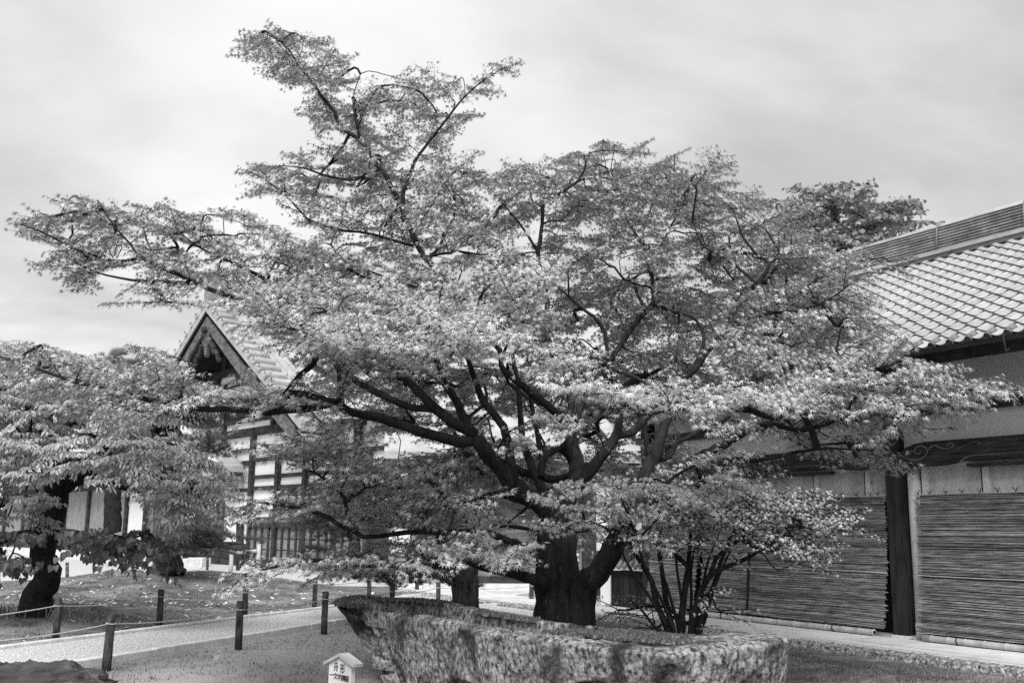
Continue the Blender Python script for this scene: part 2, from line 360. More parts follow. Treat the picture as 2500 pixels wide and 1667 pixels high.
# moss blades and fallen leaves (uncountable)
def scatter_blades(name, n, region, h, w, m, label, keep, seed):
    r = np.random.default_rng(seed)
    x = r.uniform(region[0], region[1], n); y = region[2] + (region[3] - region[2]) * r.random(n) ** 1.5
    ok = keep(x, y); x, y = x[ok], y[ok]; n = len(x); z = gz(x, y)
    a = r.uniform(0, 2 * math.pi, n); hh = h * r.uniform(.5, 1.3, n); ww = w * r.uniform(.6, 1.3, n)
    lean = r.normal(0, .5, (n, 2)) * hh[:, None]
    p0 = np.stack([x - np.cos(a) * ww / 2, y - np.sin(a) * ww / 2, z - .005], -1); p1 = np.stack([x + np.cos(a) * ww / 2, y + np.sin(a) * ww / 2, z - .005], -1)
    p2 = np.stack([x + lean[:, 0], y + lean[:, 1], z + hh], -1)
    V = np.stack([p0, p1, p2], 1).reshape(-1, 3)
    o = bpy.data.objects.new(name, mesh_np(name, V, np.arange(3 * n).reshape(-1, 3), m)); return _link(o, None, kind='stuff', label=label)
def off_paths(x, y):
    o = (x - RB.O[0]) * RB.n[0] + (y - RB.O[1]) * RB.n[1]
    c2d = seg_dist(x, y, [(a + b) / 2 for a, b in zip(C1, C2)])
    patch = np.sin(x * 1.7 + 2 * np.sin(y * .9)) * np.sin(y * 1.3 + 1.5 * np.sin(x * .8)) > -0.55
    return (seg_dist(x, y, list(PMID)) > 1.25) & (o > 1.78) & (c2d > 0.95) & (y < 31) & patch & (rg.random(x.shape) > soil(x, y) * .75)
scatter_blades('moss_tufts', 210000, (-13, 8, 8.0, 31), 0.035, 0.016, M['turf'], 'short moss and grass blades covering the garden ground', off_paths, 11)
def litter_keep(x, y): return (seg_dist(x, y, list(PMID)) > 1.3) & (x < -3.5)
r = np.random.default_rng(5); n = 900
x = np.concatenate([r.normal(-8, 2.2, 620), r.uniform(-11, -1, 280)]); y = np.concatenate([r.normal(22.5, 2.6, 620), r.uniform(13, 27, 280)])
ok = litter_keep(x, y); x, y = x[ok], y[ok]; n = len(x); z = gz(x, y) + .02
a = r.uniform(0, 6.3, n); L = r.uniform(.03, .075, n); t = r.normal(0, .3, n)
d = np.stack([np.cos(a), np.sin(a), t], -1) * L[:, None]; q = np.stack([-np.sin(a), np.cos(a), r.normal(0, .4, n)], -1) * (L * .4)[:, None]; c = np.stack([x, y, z], -1)
V = np.stack([c - d, c + q, c + d, c - q], 1).reshape(-1, 3)
_link(bpy.data.objects.new('fallen_leaves', mesh_np('fallen_leaves', V, np.arange(4 * n).reshape(-1, 4), M['litter'])), None, kind='stuff', label='pale fallen leaves scattered over the mossy mound')

# ------------------------------------------------------------------ right hall
hall = thing('tiled_hall', tuple(RB.pt(0, 0, 0.08)), 'low temple hall with wavy pale tile roof, plaster walls and carved beam', 'building')
S0, S1 = -8.0, 6.35
def hb(name, m, s0, s1, o0, o1, z0, z1, parent=None, **k):
    mb = MB(); mb.box(RB, s0, s1, o0, o1, z0, z1); return mb.obj(name, m, parent or hall, **k)
hb('back_wall', M['dark'], S0, S1, -0.45, -0.25, 0.05, 2.66)
hb('upper_wall', M['plaster'], S0, S1, -0.30, -0.04, 2.62, 4.75, label='pale plaster wall under the eaves')
hb('plaster_panel', M['plaster2'], -5.95, -0.26, -0.24, -0.075, 2.12, 2.64, label='stained plaster strip above the blind')
hb('plaster_panel', M['plaster2'], 0.12, 5.85, -0.24, -0.075, 2.12, 2.64, label='stained plaster strip above the blind')
hb('horizontal_rail', M['woodh'], S0, S1, -0.04, 0.10, 3.40, 3.535)
hb('foundation_stone', M['kerb'], S0, S1, -0.5, 0.02, -0.1, 0.11)
for sp in (-6.05, -0.08, 6.0):
    mb = MB(); mb.box(RB, sp - .125, sp + .125, -0.16, 0.135, 0.09, 4.3)
    p = mb.obj('post', M['wood'], hall)
    mb = MB(); mb.box(RB, sp - .15, sp + .15, -0.18, 0.16, 0.085, 0.13); mb.obj('base_stone', M['kerb'], p)
# pale round pillar set back beside the post
mb = MB(); mb.tube([RB.pt(-.34, -.06, .1), RB.pt(-.34, -.06, 2.66)], 0.105, 16); c_ = mb.obj('pale_pillar', M['plaster2'], hall, True, label='pale round pillar beside the dark post')
mb = MB(); mb.tube([RB.pt(-.34, -.06, .1), RB.pt(-.34, -.06, .32)], 0.112, 16); mb.obj('pillar_foot', M['kerb'], c_, True)
for sm in (-0.53, -1.55, -2.6, -3.6, 0.53, 1.6, 2.65, 3.7):
    hb('mullion', M['plaster'], sm - .045, sm + .045, -0.075, -0.035, 2.1, 2.64)
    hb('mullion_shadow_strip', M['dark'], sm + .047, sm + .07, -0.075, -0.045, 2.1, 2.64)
# rainbow beams with carved scroll
def rainbow_beam(sa, sb, scroll):
    mb = MB(); n = 48; V = []; L = abs(sb - sa)
    for i in range(n + 1):
        t = i / n; sv = sa + (sb - sa) * t; e = min(t, 1 - t) * L
        top = 2.985 - 0.13 * max(0, 1 - e / 0.5) ** 2; bot = 2.625 + 0.05 * min(1, max(0, (e - 0.75) / 0.25)) 
        for o, z in ((-.05, bot), (.13, bot), (.155, bot + .03), (.155, top - .04), (.12, top), (-.05, top)): V.append(RB.pt(sv, o, z))
    Fc = [(i * 6 + j, i * 6 + (j + 1) % 6, (i + 1) * 6 + (j + 1) % 6, (i + 1) * 6 + j) for i in range(n) for j in range(6)]
    Fc += [tuple(range(6)), tuple(n * 6 + j for j in range(5, -1, -1))]
    mb.add(V, Fc); b = mb.obj('rainbow_beam', M['woodh'], hall, label='dark carved rainbow beam with scroll ornament')
    sg = 1 if sb > sa else -1
    mb = MB()
    def crv(pts, r0=.014):
        P = np.array([RB.pt(sa + sg * a, .157, z) for a, z in pts]); t = np.linspace(0, len(P) - 1, 6 * len(P)); i = np.clip(t.astype(int), 0, len(P) - 2); f = (t - i)
        f = f[:, None]; p0 = P[np.clip(i - 1, 0, None)]; p1 = P[i]; p2 = P[i + 1]; p3 = P[np.clip(i + 2, None, len(P) - 1)]
        Q = .5 * (2 * p1 + (p2 - p0) * f + (2 * p0 - 5 * p1 + 4 * p2 - p3) * f * f + (3 * p1 - p0 - 3 * p2 + p3) * f ** 3)
        mb.tube(Q, np.linspace(r0, r0 * .6, len(Q)), 6)
    if scroll:
        crv([(.02, 2.86), (.10, 2.80), (.22, 2.74), (.35, 2.72), (.48, 2.75), (.55, 2.83), (.52, 2.90), (.44, 2.925), (.36, 2.90), (.33, 2.85), (.37, 2.81), (.43, 2.82), (.42, 2.86)])
        crv([(.55, 2.84), (.62, 2.90), (.70, 2.91), (.80, 2.87), (.92, 2.86), (1.0, 2.90), (.96, 2.935), (.90, 2.92), (.93, 2.90)])
        crv([(.98, 2.87), (1.08, 2.855), (1.18, 2.88), (1.28, 2.92), (1.38, 2.925), (1.43, 2.90), (1.38, 2.88)], .011)
        crv([(1.40, 2.90), (1.48, 2.88), (1.56, 2.885), (1.64, 2.90), (1.72, 2.89)], .009)
        crv([(.22, 2.83), (.27, 2.86), (.31, 2.855)], .011)
    crv([(.42, 2.66), (.47, 2.645), (.58, 2.645)], .012)
    crv([(1.10, 2.65), (1.14, 2.69), (1.22, 2.72), (1.4, 2.735), (2.0, 2.74), (3.4, 2.745)], .012)
    mb.obj('scroll_carving', M['barge'], b, True)
    mb = MB(); mb.box(RB, sa + sg * 1.15, sb - sg * .3, -0.05, 0.10, 2.585, 2.632); mb.obj('lower_batten', M['woodh'], b)
rainbow_beam(-0.21, -5.9, True); rainbow_beam(0.05, 5.87, True);
# roof
SL, EZ, EO, RO = 0.62, 4.16, 1.14, -2.95
sl_len = math.hypot(EO - RO, (EO - RO) * SL); ca = 1 / math.hypot(1, SL); sa_ = SL * ca
def roofpt(sv, d, h=0.0):         # d metres up the slope from the eave, h above the deck
    return RB.pt(sv, EO - d * ca + h * sa_, EZ + d * sa_ + h * ca)
mb = MB(); mb.hexa([roofpt(S0 - .4, 0, -.14), roofpt(S1 + .4, 0, -.14), roofpt(S1 + .4, sl_len, -.14), roofpt(S0 - .4, sl_len, -.14), roofpt(S0 - .4, 0, -.015), roofpt(S1 + .4, 0, -.015), roofpt(S1 + .4, sl_len, -.015), roofpt(S0 - .4, sl_len, -.015)])
mb.obj('roof_deck', M['dark'], hall)
back = RO - (EO - RO)
mb = MB(); ztop = EZ + sl_len * sa_
P = [RB.pt(S0 - .4, RO, ztop - .14), RB.pt(S1 + .4, RO, ztop - .14), RB.pt(S1 + .4, back, EZ - .14), RB.pt(S0 - .4, back, EZ - .14)]
mb.hexa(P + [p + np.array([0, 0, .2]) for p in P]); mb.obj('rear_roof', M['tilej'], hall)
for sv in np.arange(S0, S1, 0.48):
    mb = MB(); mb.bar(roofpt(sv, 0.10, -.20), roofpt(sv, 1.7, -.20), .07, .10); mb.obj('rafter', M['dark'], hall)
hb('fascia', M['dark'], S0 - .4, S1 + .4, 1.02, 1.07, 3.96, 4.12)
# side gables of the body, closing the building
for sv in (S0, S1):
    mb = MB(); mb.box(RB, sv - .06, sv + .06, back + .9, -0.3, 0.05, 4.3); mb.obj('end_wall', M['plaster'], hall)
TW, TE = 0.285, 0.245
nrow = int(sl_len / TE); ncol = int((S1 - S0 + .6) / TW)
def tile_mesh(name, eave=False):
    mb = MB(); n = 12; V = []; Fc = []; L = TE + .045
    def prof(t):           # wide shallow pan, then the roll
        return 0.026 * math.sin(math.pi * (t - .70) / .30) + 0.012 if t > .70 else 0.012 - 0.036 * math.sin(math.pi * t / .70)
    for i in range(n + 1):
        t = i / n; xx = (t - .5) * (TW + .006); z = prof(t)
        V += [(xx, 0, z + .056), (xx, L, z + .018), (xx, .030, z + .020)]
    for i in range(n):
        a = 3 * i; b = a + 3
        Fc += [(a, b, b + 1, a + 1), (a + 2, b + 2, b, a)]
    mb.add(V, Fc); return mb.mesh(name, M['tile'], True)
tm = tile_mesh('roof_tile')
for e in tm.edges: pass
# keep the lip edge crisp
import bmesh
bm = bmesh.new(); bm.from_mesh(tm)
for e in bm.edges:
    if len(e.link_faces) == 2 and e.calc_face_angle(0) > 0.6: e.smooth = False
bm.to_mesh(tm); bm.free()
uv = Vector(tuple(RB.u)); up_s = Vector(tuple(roofpt(0, 1) - roofpt(0, 0))); nrm = uv.cross(up_s)
if nrm.z < 0: nrm = -nrm
# local x must keep right-handedness: x = up x normal
xv = up_s.cross(nrm)
cand = []
for rI in range(nrow):
    for cI in range(ncol):
        sv = S0 - .3 + (cI + .5) * TW
        p = roofpt(sv, rI * TE); 
        cand.append((sv, rI, cI, p))
def tile_M(p, rr):
    Mx = Matrix(((xv.x, up_s.x, nrm.x, p[0]), (xv.y, up_s.y, nrm.y, p[1]), (xv.z, up_s.z, nrm.z, p[2]), (0, 0, 0, 1)))
    return Mx @ Matrix.Rotation(rr[0], 4, 'Z') @ Matrix.Translation((0, 0, rr[1]))
rt = np.random.default_rng(21)
def vis_key(c):                   # the tiles the photograph shows largest: near, right of the maple
    return (0 if -4.9 < c[0] - 0.16 * c[1] < 0.9 else 1, abs(c[0] + 2.0 - .16 * c[1]))
order = sorted(range(len(cand)), key=lambda k: vis_key(cand[k]))
sel = set(order[:300]); restV = []; restF = []; tmv = np.array([v.co[:] for v in tm.vertices]); tmf = np.array([p.vertices[:] for p in tm.polygons])
for k, (sv, rI, cI, p) in enumerate(cand):
    Mx = tile_M(p, (rt.normal(0, .008), rt.normal(0, .0015)))
    if k in sel: inst('roof_tile', tm, Mx, hall)
    else:
        A = np.array(Mx); restF.append(tmf + len(restV) * len(tmv)); restV.append(tmv @ A[:3, :3].T + A[:3, 3])
o = bpy.data.objects.new('roof_tiles_rest', mesh_np('roof_tiles_rest', np.concatenate(restV), np.concatenate(restF), M['tilej'], False)); o.name = 'tile_field'; _link(o, hall, kind='stuff')
# round eave discs
mb = MB(); k = 16; prof = [(0.0, .012), (.034, .012), (.040, .02), (.052, .02), (.056, .0), (.056, -.16)]
V = []
for r_, y_ in prof:
    for j in range(k): V.append((r_ * math.cos(2 * math.pi * j / k), -y_, r_ * math.sin(2 * math.pi * j / k)))
Fc = [(i * k + j, i * k + (j + 1) % k, (i + 1) * k + (j + 1) % k, (i + 1) * k + j) for i in range(len(prof) - 1) for j in range(k)]
mb.add(V, Fc)
for j in range(8):
    a = 2 * math.pi * j / 8; mb.bar((0.014 * math.cos(a), -.014, .014 * math.sin(a)), (.03 * math.cos(a), -.014, .03 * math.sin(a)), .006, .008, (0, 1, 0))
dm = mb.mesh('eave_disc', M['disc'])
for cI in range(ncol):
    sv = S0 - .3 + (cI + .5) * TW
    p = roofpt(sv, 0) ; Mx = tile_M(p, (0, 0)) @ Matrix.Translation((TW * .35, -.005, .045)); inst('eave_disc', dm, Mx, hall)
# gutter and its hangers
mb = MB(); k = 7; n = 60; V = []
for i in range(n + 1):
    sv = S0 - .5 + (S1 - S0 + 1) * i / n
    for j in range(k):
        a = math.pi + math.pi * j / (k - 1)
        for rr in (.062, .056): V.append(RB.pt(sv, EO + .075 + rr * math.cos(a), EZ - .015 + rr * math.sin(a)))
w = 2 * k
for_f = []
for i in range(n):
    for j in range(k - 1):
        a = i * w + 2 * j; b = a + w
        for_f += [(a, a + 2, b + 2, b), (a + 1, b + 1, b + 3, a + 3)]
    for j in (0, k - 1):
        a = i * w + 2 * j; b = a + w; for_f.append((a, b, b + 1, a + 1))
mb.add(V, for_f); gut = mb.obj('gutter', M['metal'], hall, True)
for sv in np.arange(S0 + .2, S1, 1.65):
    mb = MB(); mb.tube([RB.pt(sv, EO + .145, EZ + .0), RB.pt(sv, EO + .13, EZ - .12), RB.pt(sv, EO + .11, EZ - .22), RB.pt(sv, EO - .02, EZ - .14)], .011, 6); mb.obj('gutter_hanger', M['metal'], gut)
# ridge: base course, stacked flat tiles, cap and iron bands
rz = ztop + 0.02
def rb_(name, m, s0, s1, o0, o1, z0, z1, parent): 
    mb = MB(); mb.box(RB, s0, s1, RO + o0, RO + o1, z0, z1); return mb.obj(name, m, parent)
ridge = rb_('ridge_core', M['dark'], S0 - .35, S1 + .35, -.16, .16, rz - .18, rz + .50, hall)
s = S0 - .4
while s < S1 + .4:
    rb_('ridge_base_tile', M['tile'], s + .004, s + .896, -.30, .30, rz - .03, rz + .035, ridge); 
    rb_('ridge_base_tile', M['tiledk'], s + .004, s + .896, -.25, .25, rz - .10, rz - .034, ridge); s += .9
for c in range(8):
    s = S0 - .4 + (.22 if c % 2 else 0); hw = .235 - .008 * c; z0 = rz + .045 + .056 * c
    while s < S1 + .3:
        L = .62
        near = -4.5 < s < 3.6
        if near:
            rb_('ridge_tile', M['tiledk'], s + .003, s + L - .003, -hw, hw + rt.uniform(-.006, .006), z0, z0 + .034, ridge); s += L
        else:
            rb_('ridge_tile', M['tiledk'], s + .003, s + 2.48 - .003, -hw, hw, z0, z0 + .034, ridge); s += 2.48
mb = MB(); mb.tube([RB.pt(S0 - .4, RO, rz + .50), RB.pt(S1 + .4, RO, rz + .50)], .105, 14); mb.obj('ridge_cap', M['tile'], ridge, True)
for sv in np.arange(S0 + .3, S1, 1.72):
    mb = MB(); pts = [RB.pt(sv, RO + .262, rz + .04), RB.pt(sv, RO + .250, rz + .30), RB.pt(sv, RO + .215, rz + .50), RB.pt(sv, RO + .13, rz + .60), RB.pt(sv, RO, rz + .635), RB.pt(sv, RO - .13, rz + .6), RB.pt(sv, RO - .25, rz + .3)]
    mb.tube(pts, .019, 6); mb.obj('ridge_band', M['tiledk'], ridge, True)

# reed blinds hung on the wall (things of their own)
def blind(sa, sb, label, seed, cords, zt=2.20):
    r = np.random.default_rng(seed)
    root = thing('reed_blind', tuple(RB.pt((sa + sb) / 2, .12, 1.1)), label, 'blind', 'reed blinds hung on the hall wall')
    lo = .20; n = int((zt - lo) / 0.0172)
    def oz(z):                      # the blind hangs from the rail and swings out at its foot
        t = (zt - z) / (zt - .2); return 0.10 + 0.17 * t ** 2.2
    mb = MB()
    for i in range(n):
        z = zt - .0172 * (i + .5); a = sa + r.normal(0, .015); b = sb + r.normal(0, .015); L = b - a
        k = 9; t = np.linspace(0, 1, k); dz = .004 * np.sin(t * 9 * L + r.uniform(0, 6)) + r.normal(0, .0012, k) - .005 * np.sin(t * math.pi * L * 1.2) * .5
        pts = np.array([RB.pt(a + L * tt, oz(z) + r.normal(0, .002), z + d) for tt, d in zip(t, dz)])
        cut = r.random() < .25                          # split reeds read as broken streaks
        rad = .0066 * r.uniform(.75, 1.2)
        j = r.integers(2, 7) if cut else None
        if cut: mb.tube(pts[:j + 1], rad, 4); mb.tube(pts[j:] + np.array([0, 0, .002]), rad * .85, 4)
        else: mb.tube(pts, rad, 4)
    mb.obj('reeds', M['reed'], root, kind='stuff')
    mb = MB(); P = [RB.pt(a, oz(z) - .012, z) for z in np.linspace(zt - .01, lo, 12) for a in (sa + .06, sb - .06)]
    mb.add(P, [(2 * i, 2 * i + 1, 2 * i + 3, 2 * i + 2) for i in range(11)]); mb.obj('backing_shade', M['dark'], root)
    for cs in cords:
        mb = MB(); mb.tube([RB.pt(cs + .004 * math.sin(z * 9), oz(z) + .011, z) for z in np.linspace(zt + .02, lo - .02, 14)], .011, 5); cd = mb.obj('cord', M['cord'], root)
        mb = MB()
        for sg in (-1, 1): mb.tube([RB.pt(cs, oz(zt) + .01, zt + .01), RB.pt(cs + sg * .02, oz(zt) + .02, zt + .045), RB.pt(cs + sg * r.uniform(.02, .045), oz(zt) + .03, zt + r.uniform(.05, .08))], .006, 5)
        mb.obj('knot', M['cord'], cd)
    mb = MB(); mb.tube([RB.pt(a, oz(zt) + .004, zt + .008) for a in np.linspace(sa - .03, sb + .03, 12)], .009, 6); mb.obj('top_rod', M['bamboo'], root)
    zm = 1.03; mb = MB(); mb.tube([RB.pt(a, oz(zm) + .016, zm + .01 * math.sin(a * 1.3)) for a in np.linspace(sa - .02, sb + .02, 20)], .0085, 6); mb.obj('middle_rod', M['bamboo'], root)
    # bamboo weight pole with nodes
    pts = []; rad = []; s_ = sa + .12; end = sb - .1
    while s_ < end:
        L = r.uniform(.27, .36)
        for f, rr in ((0, .049), (.02, .052), (.05, .0455), (.5, .0445), (.93, .0455)):
            if s_ + L * f < end: pts.append(RB.pt(s_ + L * f, .36, .155)); rad.append(rr)
        s_ += L
    mb = MB(); mb.tube(np.array(pts), np.array(rad), 14); bp = mb.obj('bamboo_pole', M['bamboo'], root, True)
    for e in (pts[0], pts[-1]):
        mb = MB(); q = np.array(e); w_ = RB.u * (.004 if e is pts[-1] else -.004); mb.tube([q, q + w_], .03, 12); mb.obj('hollow_end', M['cord'], bp)
    for cs in np.linspace(sa + .9, sb - .75, max(2, int((sb - sa) / 1.6))):
        mb = MB(); a = np.linspace(0, 2 * math.pi, 13); mb.tube([RB.pt(cs + .01 * math.sin(t), .36 + .054 * math.cos(t), .155 + .054 * math.sin(t)) for t in a], .008, 5, False); mb.obj('pole_lashing', M['cord'], bp)
    return root
blind(0.10, 4.30, 'reed blind between dark posts, thin prop pole leaning on its left part', 31, [.22, .36, .64, .92, 1.2, 1.5, 1.8, 2.1, 2.4, 2.7, 3.0, 3.3, 3.6, 3.9, 4.15])
blind(-5.8, -0.47, 'reed blind right of the pale round pillar, under the carved scroll', 32, [-.52, -.72, -1.0, -1.27, -1.55, -1.83, -2.1, -2.38, -2.65, -2.93, -3.2, -3.5, -3.8, -4.1, -4.5, -4.9, -5.4])
blind(4.45, 5.85, 'narrow reed blind half hidden behind the multi-stemmed shrub', 33, [4.6, 4.9, 5.2, 5.5, 5.75])
mb = MB(); mb.tube([RB.pt(2.97, .33, .09), RB.pt(2.95, .30, .7), RB.pt(2.93, .26, 1.28)], .026, 8); tag = mb.obj('prop_pole', M['wood'], None, True, label='thin dark prop pole standing against the reed blind', cat='pole')

# ------------------------------------------------------------------ far temple (gable end towards us)
temple = thing('temple_gable_house', tuple(TB.pt(3, 0, 0)), 'tall gabled temple building with white plaster panels, dark timbers and slatted windows', 'building')
OV, BK = 1.9, -14.0
AS, AZ = TB.px(503, 737, OV); TS = 0.66           # apex along the wall, apex height, roof slope
def tb(name, m, s0, s1, o0, o1, z0, z1, parent=None, **k):
    mb = MB(); mb.box(TB, s0, s1, o0, o1, z0, z1); return mb.obj(name, m, parent or temple, **k)
LS, RS = 19.0, -7.5
wz = lambda s: max(AZ - .55 - TS * abs(s - AS), 5.0)
mb = MB(); poly = [(RS, 0), (LS, 0), (LS, wz(LS)), (AS, wz(AS)), (RS, wz(RS))]
n = len(poly); V = [TB.pt(a, 0, z) for a, z in poly] + [TB.pt(a, -.3, z) for a, z in poly]
mb.add(V, [tuple(range(n)), tuple(range(2 * n - 1, n - 1, -1))] + [(i, (i + 1) % n, n + (i + 1) % n, n + i) for i in range(n)])
mb.obj('plaster_wall', M['white'], temple)
def beam(s0, s1, z0, z1, o1=.12, m='twood', name='beam'): return tb(name, M[m], s0, s1, .002, o1, z0, z1)
# main horizontals
beam(-7.4, 15, 5.66, 6.02, .16); beam(-6, 15, 6.30, 6.48, .13); beam(-4, 14, 7.42, 7.58, .12)
beam(3.3, 15, 4.98, 5.12); beam(3.3, 12, 4.42, 4.58); beam(-7.4, 3.4, 4.50, 4.66, .14)
beam(-7.4, 3.4, 3.74, 3.90, .11); beam(-7.4, 3.4, 3.26, 3.42, .13)
beam(-7.4, 3.4, 1.98, 2.10, .13); beam(-7.4, 3.4, 1.66, 1.88, .16)
beam(3.4, 14, 3.2, 3.36, .12); beam(6.3, 14, 1.9, 2.08, .12); beam(-7.4, 18, .0, .28, .14)
beam(-1.8, 15.0, 8.62, 8.95, .17); beam(.6, 12.8, 8.05, 8.25, .14)
for sp, z0, z1 in ((6.38, 1.9, 7.5), (4.05, 6.4, 7.5), (1.6, 6.0, 7.5), (-.9, 6.0, 7.1), (8.7, 4.5, 7.5), (11.2, 0, 7.5), (3.36, 0, 6.0), (0.98, 0, 4.6), (-1.33, 0, 4.6), (-3.7, 0, 4.6), (-6.0, 0, 4.6), (6.1, 0, 3.3), (8.6, 0, 3.3), (13.6, 0, 6), (16, 0, 5), (18.4, 0, 4)):
    tb('post', M['twood'], sp - .12, sp + .12, .003, .2, z0, z1)
# slatted windows: dark slats over the pale panel
for a, b, z0, z1, st in ((-1.2, 14, 6.48, 7.42, .19), (-6.0, .86, 2.10, 3.26, .20)):
    for sv in np.arange(a, b, st):
        tb('window_slat', M['twood'], sv, sv + st * .5, .003, .07, z0, z1)
tb('slat_rail', M['twood'], -6.0, .86, .071, .09, 2.66, 2.73)
# board wainscot with battens
tb('wainscot_back', M['twood'], -7.3, 3.25, .002, .02, .28, 1.66)
z = .30
for zz in (.30, .76, 1.22):
    for a, b in ((-6.0, -3.7), (-3.7, -1.33), (-1.33, .98), (.98, 3.36)):
        tb('wainscot_board', M['tboard'], a + .13, b - .13, .021, .045, zz, zz + .42)
for a, b in ((-6.0, -3.7), (-3.7, -1.33), (-1.33, .98), (.98, 3.36)):
    for k in range(1, 4): sv = a + (b - a) * k / 4; tb('batten', M['twood'], sv - .07, sv + .07, .046, .10, .28, 1.66)
tb('wainscot_board', M['twood'], 3.5, 6.0, .002, .04, .28, 1.0)
tb('wainscot_board', M['twood'], 6.25, 11, .002, .05, .28, 1.75)
for sv in np.arange(6.6, 11, .55): tb('batten', M['tboard'], sv, sv + .3, .051, .07, .4, 1.6)
# diagonal lattice screen beside the corner post
for k in range(8):
    for sg in (-1, 1):
        mb = MB(); c0 = TB.pt(3.55 + .16 * k, .32, 3.55 + (0 if sg > 0 else .95)); c1 = TB.pt(3.55 + .16 * k + .55, .32, 3.55 + (.95 if sg > 0 else 0)); mb.bar(c0, c1, .03, .035); mb.obj('lattice_bar', M['twood'], temple)
# hanging name board with faint brush marks
nb = tb('name_board', M['plaster'], 3.30, 3.62, .21, .27, .95, 2.62)
r = np.random.default_rng(9); mb = MB()
for zc in (2.35, 2.0, 1.62, 1.28):
    for k in range(6):
        a = r.uniform(-.09, .09); q = r.uniform(-.1, .1); th = r.choice([0, 1.57, .8])
        p = TB.pt(3.46 + a, .273, zc + q); d = TB.u * math.cos(th) * .06 + np.array([0, 0, math.sin(th) * .06]); mb.bar(p - d, p + d, .012, .018, tuple(TB.n))
mb.obj('brush_marks', M['twood'], nb)
mb = MB(); V = [TB.pt(a, o_, z) for o_ in (.04, .005) for a, z in ((AS - 1.6, 8.95), (AS + 4.2, 8.95), (AS, AZ - .6), (AS - 1.6, AZ - 1.7))]  # added dark panel, paints the deep soffit's shade onto the gable wall
mb.add(V, [(0, 1, 2, 3), (7, 6, 5, 4), (0, 3, 7, 4), (1, 0, 4, 5), (2, 1, 5, 6), (3, 2, 6, 7)]); mb.obj('gable_shade_panel', M['dark'], temple)
# gable: struts and bracket blocks between the beams
for sv in (2.2, 4.2, 6.7, 9.2):
    tb('strut', M['twood'], sv - .13, sv + .13, .003, .14, 8.95, 10.1 if abs(sv - 6.7) < 3 else 9.3)
    for q, (w, zz) in enumerate(((.32, 8.28), (.24, 8.40), (.36, 8.5))): tb('bracket_block', M['twood'], sv - w + .8, sv + w + .8, .003, .2, zz, zz + .11)
beam(3.0, 10.4, 10.1, 10.35, .16)
# roof: two slopes with overhang towards us, soffit, barge boards
for sg in (1, -1):
    lim = 13.2 if sg > 0 else 9.2
    p0 = [TB.pt(AS, OV, AZ), TB.pt(AS + sg * lim, OV, AZ - TS * lim), TB.pt(AS + sg * lim, BK, AZ - TS * lim), TB.pt(AS, BK, AZ)]
    mb = MB(); mb.hexa([p - np.array([0, 0, .42]) for p in p0] + p0); mb.obj('roof_slope', M['tilej'], temple)
    mb = MB(); mb.hexa([p - np.array([0, 0, .52]) - TB.n * .05 * (1 if i < 2 else -1) for i, p in enumerate(p0)] + [p - np.array([0, 0, .424]) - TB.n * .05 * (1 if i < 2 else -1) for i, p in enumerate(p0)]); mb.obj('soffit', M['dark'], temple)
    for w_, oo, dz, mt in ((.40, OV - .22, -.98, 'barge'), (.26, OV - .42, -1.22, 'twood')):      # bowed barge board
        mb = MB(); V = []; n = 16
        for i in range(n + 1):
            t = i / n; d = lim * t * .93; z = AZ - TS * d + dz + .16 * math.sin(math.pi * t) * -1
            w = w_ * (1 + .25 * t)
            for o_, zz in ((oo, z - w * .5), (oo + .14, z - w * .5), (oo + .14, z + w * .75), (oo, z + w * .75)): V.append(TB.pt(AS + sg * d, o_, zz))
        mb.add(V, [(4 * i + j, 4 * i + (j + 1) % 4, 4 * i + 4 + (j + 1) % 4, 4 * i + 4 + j) for i in range(n) for j in range(4)] + [(0, 1, 2, 3), (4 * n + 3, 4 * n + 2, 4 * n + 1, 4 * n)])
        mb.obj('barge_board', M[mt], temple)
    # tubular tiles along the verge and ribs down the slope
    for i in range(24 if sg > 0 else 17):
        d = .35 + i * .53; a = AS + sg * d; z = AZ - TS * d + .07
        mb = MB(); V = []; k = 10; prof = [(.0, -.03), (.085, -.03), (.10, 0), (.155, 0), (.165, -.03), (.15, -.95)]
        for r_, oo in prof:
            for j in range(k): an = 2 * math.pi * j / k; V.append(TB.pt(a + r_ * math.cos(an), OV + .06 + oo, z + r_ * math.sin(an)))
        mb.add(V, [(q * k + j, q * k + (j + 1) % k, (q + 1) * k + (j + 1) % k, (q + 1) * k + j) for q in range(len(prof) - 1) for j in range(k)])
        mb.obj('verge_tile', M['tile'], temple)
    for oo in np.arange(OV - 1.3, BK, -.42):
        mb = MB(); mb.tube([TB.pt(AS + sg * .3, oo, AZ - TS * .3 + .03), TB.pt(AS + sg * lim, oo, AZ - TS * lim + .03)], .11, 6); mb.obj('roof_rib', M['tilej'], temple)
mb = MB(); mb.box(TB, AS - .35, AS + .35, BK, OV - .25, AZ - .1, AZ + .75); mb.obj('ridge_stack', M['tiledk'], temple)
mb = MB(); mb.tube([TB.pt(AS, OV - .35, AZ + .45), TB.pt(AS, OV - .15, AZ + .45)], .62, 12); mb.obj('ridge_end_tile', M['tiledk'], temple)
